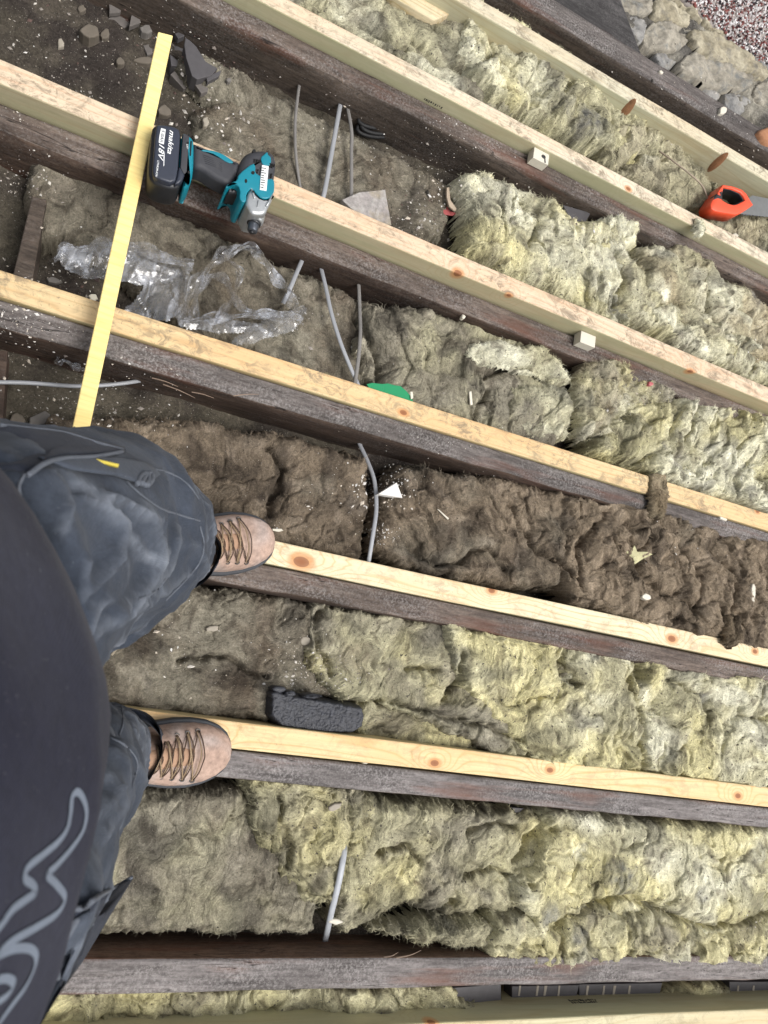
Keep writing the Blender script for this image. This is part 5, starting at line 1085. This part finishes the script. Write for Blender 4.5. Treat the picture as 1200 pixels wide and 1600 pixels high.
# creases of the worn cloth over the knee and shin
cam_c = (tv-np.array([0, 0, H]))@R; vx = cam_c[:, 0]/cam_c[:, 2]*F+600; vy = cam_c[:, 1]/cam_c[:, 2]*F+800
vx = vx+5*gn(tv[:, 0]*40, tv[:, 1]*40+tv[:, 2]*30, 71); vy = vy+5*gn(tv[:, 0]*40, tv[:, 1]*40+tv[:, 2]*30, 72)
def K8(l): return [(a*.375, 650+b*.375) for a, b in l]
def K3(l): return [(a/2.91, 1050+b/2.91) for a, b in l]
cre = np.zeros(len(tv)); crw = np.zeros(len(tv))
for l, s_ in [(K8([(190, 240), (255, 320), (272, 400), (262, 480)]), .7), (K8([(330, 350), (440, 395), (500, 480), (490, 580), (430, 680), (330, 760)]), 1), (K8([(430, 350), (560, 420), (640, 520), (640, 620), (600, 700), (545, 770)]), 1), (K8([(745, 470), (700, 620), (630, 690), (540, 770), (400, 900)]), 1),
              (K8([(560, 380), (620, 440), (650, 540)]), .6), (K8([(770, 660), (690, 720), (600, 770), (480, 850), (380, 930)]), .9), (K8([(380, 600), (350, 700), (310, 750)]), .6), (K8([(760, 520), (820, 570), (838, 630)]), .6), (K8([(450, 760), (400, 830), (350, 900)]), .8), (K8([(620, 640), (640, 600), (700, 560)]), .5),
              (K3([(470, 370), (530, 430), (555, 520)]), .8), (K3([(500, 330), (570, 380), (610, 450), (622, 500)]), .8), (K3([(575, 550), (500, 680), (450, 780)]), .7), (K3([(520, 560), (450, 640), (400, 700)]), .6)]:
    l = spline([Vector((a, b, 0)) for a, b in l], 4)
    dm = np.full(len(tv), 1e9)
    for i in range(len(l)-1):
        a, b = l[i], l[i+1]; ex, ey = b.x-a.x, b.y-a.y; t_ = np.clip(((vx-a.x)*ex+(vy-a.y)*ey)/(ex*ex+ey*ey), 0, 1); dm = np.minimum(dm, np.hypot(vx-a.x-t_*ex, vy-a.y-t_*ey))
    cre = np.maximum(cre, s_*np.exp(-(dm/7)**2)); crw = np.maximum(crw, s_*np.exp(-(dm/3.4)**2))
front = sst(-tn@np.array([0, 0, -1.]), -.1, .3); cre *= front; crw *= front
disp = disp+.0085*cre
tv2 = tv+tn*disp[:, None]
msk = sst(n3(tv, 9, 12), -.25, .35)
wear = np.clip(((r1**1.5+r2**1.5+r3**2*.6)*msk)*(.5+.5*n3(tv, 90, 9)+.3)+.13*sst(n3(tv, 14, 22), -.1, .6)+.75*crw*(.6+.6*n3(tv, 60, 3)), 0, 1)*soft
mk('trousers', tv2, tf, M_tr, pe, col=np.c_[wear, wear, wear])
# hems: darker bands that hang round the boots
for (L, tw_, nm_) in ((L1, 1, 'hem'), (L2, -1, 'hem')):
    c0 = P(L[0][0]+13, L[0][1], .085); c1 = P(L[1][0], L[1][1], .19); c1 = c0.lerp(c1, .38); V = []; n = 40
    for j, t in enumerate(np.linspace(0, 1, 12)):
        c = c0.lerp(c1, t); rr_ = (.0610+.008*t)
        for k in range(n):
            a = 6.2832*k/n; q = rr_*(1+.030*math.sin(3*a+tw_)+.022*math.sin(5*a+2*t*2))+ (.002 if j == 0 else 0); V.append((c.x+q*math.cos(a), c.y+q*.96*math.sin(a), c.z-.012+.006*math.sin(2*a+tw_)*(1-t)))
    Fc = [(j*n+k, j*n+(k+1) % n, (j+1)*n+(k+1) % n, (j+1)*n+k) for j in range(11) for k in range(n)]
    nin = len(V); 
    for k in range(n): x, y, z = V[k]; V.append((c0.x+(x-c0.x)*.9, c0.y+(y-c0.y)*.9, z+.001))
    for k in range(n): x, y, z = V[k]; V.append((c0.x+(x-c0.x)*.86, c0.y+(y-c0.y)*.86, z+.05))
    Fc += [(k, nin+k, nin+(k+1) % n, (k+1) % n) for k in range(n)]+[(nin+k, nin+n+k, nin+n+(k+1) % n, nin+(k+1) % n) for k in range(n)]
    mk('hem', V, Fc, M_hm, pe)

# torso
lev = [(.66, .00, .29, .165), (.74, .006, .30, .178), (.80, .024, .305, .192), (.86, .045, .31, .205), (.90, .040, .31, .208), (.95, .016, .31, .208), (1.0, -.006, .31, .205), (1.05, -.030, .31, .20), (1.12, -.06, .315, .20), (1.20, -.085, .325, .205), (1.30, -.11, .34, .215), (1.38, -.13, .345, .21), (1.43, -.155, .335, .16), (1.455, -.175, .31, .085), (1.52, -.18, .29, .06)]
TY = -.118
def torso():
    seg = 72; V = []; zz = np.linspace(.66, 1.52, 110); L = np.array(lev)
    for z in zz:
        f_ = np.interp(z, L[:, 0], L[:, 1]); b_ = np.interp(z, L[:, 0], L[:, 2]); w = np.interp(z, L[:, 0], L[:, 3]); cx = (f_-b_)/2; a_ = (f_+b_)/2
        for k in range(seg): t = 6.2832*k/seg; ct, st_ = math.cos(t), math.sin(t); e = .92; V.append((cx+a_*math.copysign(abs(ct)**e, ct), TY+w*math.copysign(abs(st_)**e, st_), z))
    V = np.array(V); cn = np.array([-.14, TY, 0]); d = V-cn; d[:, 2] = 0; d /= np.linalg.norm(d, axis=1)[:, None]+1e-9
    f_ = gn(V[:, 1]*7+V[:, 2]*3, V[:, 2]*5+V[:, 0]*3, 81)*.007+gn(V[:, 1]*16-V[:, 2]*9, V[:, 2]*14+V[:, 0]*8, 82)*.0035
    V = V+d*f_[:, None]; n = 110
    Fc = [(i*seg+k, i*seg+(k+1) % seg, (i+1)*seg+(k+1) % seg, (i+1)*seg+k) for i in range(n-1) for k in range(seg)]+[tuple(range(seg-1, -1, -1)), tuple(range((n-1)*seg, n*seg))]
    w = np.clip(.3+.8*n3(V, 12, 31), 0, 1); return mk('shirt', V, Fc, M_sh, pe, col=np.c_[w, w, w])
shirt = torso()
bpy.context.view_layer.update()
def surf(ob, px, py, off=.001):
    r = R@np.array([px-600., py-800., F]); d = Vector(r).normalized(); mi_ = ob.matrix_world.inverted(); o = mi_@Vector((0, 0, H))
    ok, loc, nor, _ = ob.ray_cast(o, (mi_.to_3x3()@d).normalized())
    if not ok: return None
    return ob.matrix_world@loc+nor*off, nor
def ribbon_on(ob, px, wid, mat, name, parent, off=.001, closed=False, round_=False):
    """printed or stitched line that follows the cloth; wid in metres"""
    c = spline([Vector((a, b, 0)) for a, b in px], 8); P_ = []; Nn = []
    for q in c:
        s = surf(ob, q.x, q.y, off)
        if s: P_.append(s[0]); Nn.append(s[1])
    if len(P_) < 3: return
    V = []; n = len(P_)
    for i, p in enumerate(P_):
        t = (P_[min(i+1, n-1)]-P_[max(i-1, 0)]).normalized(); s = t.cross(Nn[i]).normalized()
        if round_: V += [p-s*wid/2, p+Nn[i]*wid*.45, p+s*wid/2]
        else: V += [p-s*wid/2, p+s*wid/2]
    k = 3 if round_ else 2
    Fc = [(i*k+j, i*k+j+1, (i+1)*k+j+1, (i+1)*k+j) for i in range(n-1) for j in range(k-1)]
    return mk(name, V, Fc, mat, parent)
M_logo = m_plain('pale_print', (.16, .19, .24), .8, .2, 200, .1)
def LG(pts): return [(a/2.91, 1050+b/2.91) for a, b in pts]
ribbon_on(shirt, LG([(-40, 1190), (0, 1150), (50, 1080), (110, 1035), (155, 1000), (140, 965), (108, 940), (118, 890), (190, 830), (260, 770), (300, 710), (315, 640), (322, 570), (345, 545), (372, 575), (388, 640), (372, 720), (320, 800), (250, 880), (210, 920), (245, 960), (285, 1010), (285, 1050), (245, 1105), (150, 1165), (60, 1215), (15, 1250), (-20, 1290)]), .0030, M_logo, 'logo_outline', pe, .0006)
ribbon_on(shirt, LG([(-30, 1300), (10, 1275), (70, 1255), (130, 1258), (158, 1290), (150, 1345), (110, 1430), (50, 1510), (0, 1580), (-20, 1620)]), .0030, M_logo, 'logo_outline', pe, .0006)
ribbon_on(shirt, LG([(-20, 1400), (20, 1392), (50, 1405), (52, 1430), (25, 1470), (-20, 1500)]), .0028, M_logo, 'logo_outline', pe, .0006)
tro = [o for o in pe.children if o.name.startswith('trousers')][0]
M_seam = m_plain('worn_seam', (.12, .135, .165), .9, .4, 300, .3)
for s in ([(196, 752), (222, 775), (250, 794), (285, 806), (312, 814)], [(312, 822), (318, 850), (312, 878), (288, 908), (258, 938)], [(198, 756), (212, 740), (228, 732)], [(228, 732), (262, 738), (292, 756), (310, 780)],
          [(38, 790), (30, 762), (40, 738)], [(258, 905), (240, 925), (215, 938)], [(168, 1152), (196, 1166), (214, 1192), (206, 1230)], [(190, 1100), (192, 1130), (186, 1150)]):
    ribbon_on(tro, s, .0020, M_seam, 'seam', pe, .0004, round_=True)
# hanging holster pockets
def pouch(pts, name, mat, th=.005, col=True):
    q = []
    for a, b, z in pts:
        s_ = surf(tro, max(a, 2), b, 0); z = max(z, s_[0].z+.010) if s_ else z; q.append(P(a, b, z))
    n = len(q); nrm = (q[1]-q[0]).cross(q[2]-q[0]).normalized(); V = []
    c = sum(q, Vector())/n; rings = [(1, 0), (1, th), (.8, th*1.8), (.4, th*2.2)]
    for s, o in rings: V += [c+(p-c)*s+Vector((0, 0, o)) for p in q]
    Fc = [(l*n+k, l*n+(k+1) % n, (l+1)*n+(k+1) % n, (l+1)*n+k) for l in range(3) for k in range(n)]+[tuple(range(n-1, -1, -1)), tuple(range(3*n, 4*n))]
    return mk(name, V, Fc, mat, pe, col=np.full((len(V), 3), .15))
pouch([(-40, 668, .70), (0, 664, .70), (45, 668, .68), (100, 674, .64), (150, 690, .60), (194, 700, .56), (196, 706, .56), (160, 712, .58), (105, 714, .62), (70, 722, .64), (45, 742, .66), (20, 735, .68), (-40, 740, .70)], 'pocket_flap', M_hm)
pouch([(60, 716, .60), (130, 714, .58), (190, 716, .54), (232, 724, .50), (250, 742, .48), (228, 760, .47), (180, 744, .52), (110, 735, .57)], 'pocket', M_tr, .004)
pouch([(207, 1370, .52), (180, 1384, .55), (150, 1402, .60), (112, 1424, .64), (60, 1432, .68), (40, 1500, .70), (40, 1600, .70), (60, 1600, .66), (95, 1542, .62), (128, 1500, .58), (170, 1430, .54)], 'pocket_flap', M_hm)
pouch([(100, 1440, .64), (140, 1420, .60), (150, 1432, .60), (110, 1490, .62), (90, 1540, .63), (50, 1620, .66), (40, 1620, .68), (60, 1520, .67)], 'pocket', M_tr, .004)
def line3(pts, r, mat, name, seg=6):
    q = []
    for a, b, z in pts:
        s_ = surf(tro, max(a, 2), b, 0); z = max(z, s_[0].z+.021) if s_ else z; q.append(P(a, b, z))
    V, Fc = tube(spline(q, 8), r, seg); return mk(name, V, Fc, mat, pe)
line3([(206, 1371, .53), (180, 1386, .56), (152, 1402, .61), (130, 1418, .64), (104, 1420, .66)], .0016, M_seam, 'seam')
line3([(104, 1452, .66), (120, 1438, .65), (92, 1490, .66), (90, 1530, .66)], .0014, M_seam, 'seam')
line3([(193, 705, .575), (150, 713, .60), (100, 716, .635), (70, 724, .655), (44, 742, .675)], .0016, M_seam, 'seam')
line3([(0, 664, .715), (45, 669, .695), (100, 676, .655), (150, 691, .615), (192, 702, .575)], .0014, M_seam, 'seam')
for s in (0, 1): line3([(214+s*7, 756, .495), (220+s*7, 744, .505), (229+s*7, 740, .505), (232+s*5, 750, .50), (226+s*4, 758, .495)], .0022, M_seam, 'strap_loop')
M_yl = m_plain('yellow_tape', (.62, .50, .06), .6, .2)
s_ = surf(tro, 163, 724, 0); zy = (s_[0].z if s_ else .58)+.022
V, Fc = puff(PP([(140, 715), (142, 720), (184, 731), (186, 726)], zy), zy-.002, zy+.002, .0004, 1); mk('yellow_tab', V, Fc, M_yl, pe, smooth=False)

# boots
M_suede = m_attr('tan_suede', .95, .28, 160, .5, .0008); M_sole = m_plain('boot_sole', (.040, .044, .052), .7, .3, 200, .4)
M_lace = m_plain('lace_brown', (.09, .055, .035), .8, .4, 300, .3); M_lace2 = m_plain('lace_straw', (.30, .215, .13), .8, .3, 300, .3); M_eye = m_plain('eyelet_metal', (.10, .095, .09), .4, .2, 100, .1, Metallic=.7)
def boot(toe, back, zf, seed, flip):
    A = P(*toe, .02+zf); B = P(*back, .02+zf); e = Vector((A.x-B.x, A.y-B.y, 0)).normalized(); s = Vector((-e.y, e.x, 0))*flip
    
    # half widths (outer, inner) by distance from the toe tip
    D = np.array([0, .004, .012, .025, .045, .07, .10, .14, .19, .235, .265, .285, .295]); WO = np.array([0, .016, .029, .040, .049, .0545, .055, .050, .042, .040, .036, .024, 0]); WI = np.array([0, .020, .033, .043, .050, .0525, .051, .043, .037, .037, .034, .024, 0])
    HH = np.array([0.012, .030, .042, .050, .056, .064, .080, .104, .125, .13, .13, .128, .12])
    dd = np.r_[np.linspace(0, .03, 14)**1.0, np.linspace(.036, .295, 46)]
    seg = 30; V = []; col = []
    for d in dd:
        wo = np.interp(d, D, WO)-.0055*(d > 0); wi = np.interp(d, D, WI)-.0055*(d > 0); h = np.interp(d, D, HH); wo = max(wo, .001); wi = max(wi, .001)
        for k in range(seg):
            a = math.pi*k/(seg-1); ct, st_ = math.cos(a), math.sin(a); w = wo if ct > 0 else wi
            narrow = 1-.38*(st_**2)*sst(np.array(d), .06, .16)
            y = w*math.copysign(abs(ct)**.75, ct)*narrow; z = .020+(h-.020)*abs(st_)**.72
            z += .0012*math.sin(d*260)*math.exp(-((d-.088)/.02)**2)*st_
            p = A-e*(d-.002)+s*y; V.append((p.x, p.y, z+zf)); 
    V = np.array(V); nz = n3(V, 55, seed); V[:, 2] += .0010*nz; dirt = sst(n3(V, 24, seed+2), -.1, .6)[:, None]; sc = sst(n3(V, 150, seed+4), .25, .7)[:, None]
    col = np.array([.47, .335, .27])*(1-dirt*.8)+np.array([.46, .39, .36])*dirt*.8; col = col*(1-.25*sc)
    n = len(dd); Fc = [(i*seg+k, i*seg+k+1, (i+1)*seg+k+1, (i+1)*seg+k) for i in range(n-1) for k in range(seg-1)]
    up_ = mk('boot_upper', V, Fc, M_suede, pe, col=col)
    # sole with a welt that shows all round
    o = [A-e*d+s*w for d, w in zip(dd, np.interp(dd, D, WO))]; i_ = [A-e*d-s*w for d, w in zip(dd[::-1], np.interp(dd[::-1], D, WI))]
    V, Fc = puff([Vector((p.x, p.y)) for p in o[1:-1]+i_[1:-1]], zf+.001, zf+.027, .003, 3); mk('sole', V, Fc, M_sole, up_)
    # stitched seam behind the toe cap, tongue, laces, eyelets
    def top(d, y):
        w = np.interp(d, D, WO if y > 0 else WI)-.0055; h = np.interp(d, D, HH); narrow = 1-.38*float(sst(np.array(d), .06, .16)); q = min(.985, abs(y)/(w*narrow)); ct = q**(1/.75); st_ = math.sqrt(max(0, 1-ct*ct)); z = .020+(h-.020)*st_**.72
        p = A-e*(d-.002)+s*y; return Vector((p.x, p.y, z+zf))
    tg = [top(.078, .0)] ; V = []; 
    for i, d in enumerate(np.linspace(.070, .16, 12)):
        wv = .012+.006*i/11
        for k in range(7): y = -wv+2*wv*k/6; p = top(d, y); V.append((p.x, p.y, p.z+.0035*math.sqrt(max(0, 1-(y/wv)**2))+.0004))
    mk('tongue', V, [(i*7+k, i*7+k+1, (i+1)*7+k+1, (i+1)*7+k) for i in range(11) for k in range(6)], m_plain('tongue_leather', (.42, .26, .17), .9, .3, 120, .4), up_)
    rr = random.Random(seed)
    for r_ in range(5):
        d = .067+.017*r_; yo, yi = .037-.003*r_, -.037+.003*r_
        for y in (yo, yi):
            p = top(d, y); ring = [p+(e*math.cos(t)+s*math.sin(t)*.9)*.0036+Vector((0, 0, .0008-.0016*abs(math.sin(t))*0)) for t in np.linspace(0, 6.2832, 13)]; V, Fc = tube(ring, .0011, 5, cap=False); mk('eyelet', V, Fc, M_eye, up_)
        for q in range(2):
            off = .0035*q-.0015; pts = []
            for j in range(7):
                t = j/6; y = yo+(yi-yo)*t; bow = -.012*math.sin(math.pi*t)*(1 if q == 0 else .75); pts.append(top(d+bow*.9+off+rr.uniform(-.001, .001), y)+Vector((0, 0, .0034+.0035*math.sin(math.pi*t)+.0012*q)))
            V, Fc = tube(spline(pts, 5), .0010, 6); mk('lace', V, Fc, M_lace if q == 0 else M_lace2, up_)
        if r_ < 4:
            for (ya, yb, mt_) in ((yo, yi, M_lace2), (yi, yo, M_lace)):
                pts = [top(d+.017*t, ya+(yb-ya)*t)+Vector((0, 0, .0028+.004*math.sin(math.pi*t)+rr.uniform(0, .0008))) for t in np.linspace(0, 1, 7)]; V, Fc = tube(spline(pts, 5), .0012, 6); mk('lace', V, Fc, mt_, up_)
boot((428, 838), (290, 862), 0.003, 3, 1)
boot((361, 1176), (200, 1173), 0.003, 7, -1)

print('triangles', sum(sum(len(p.vertices)-2 for p in o.data.polygons) if len(o.data.polygons) < 3000 else len(o.data.loops)-2*len(o.data.polygons) for o in bpy.data.objects if o.type == 'MESH'))
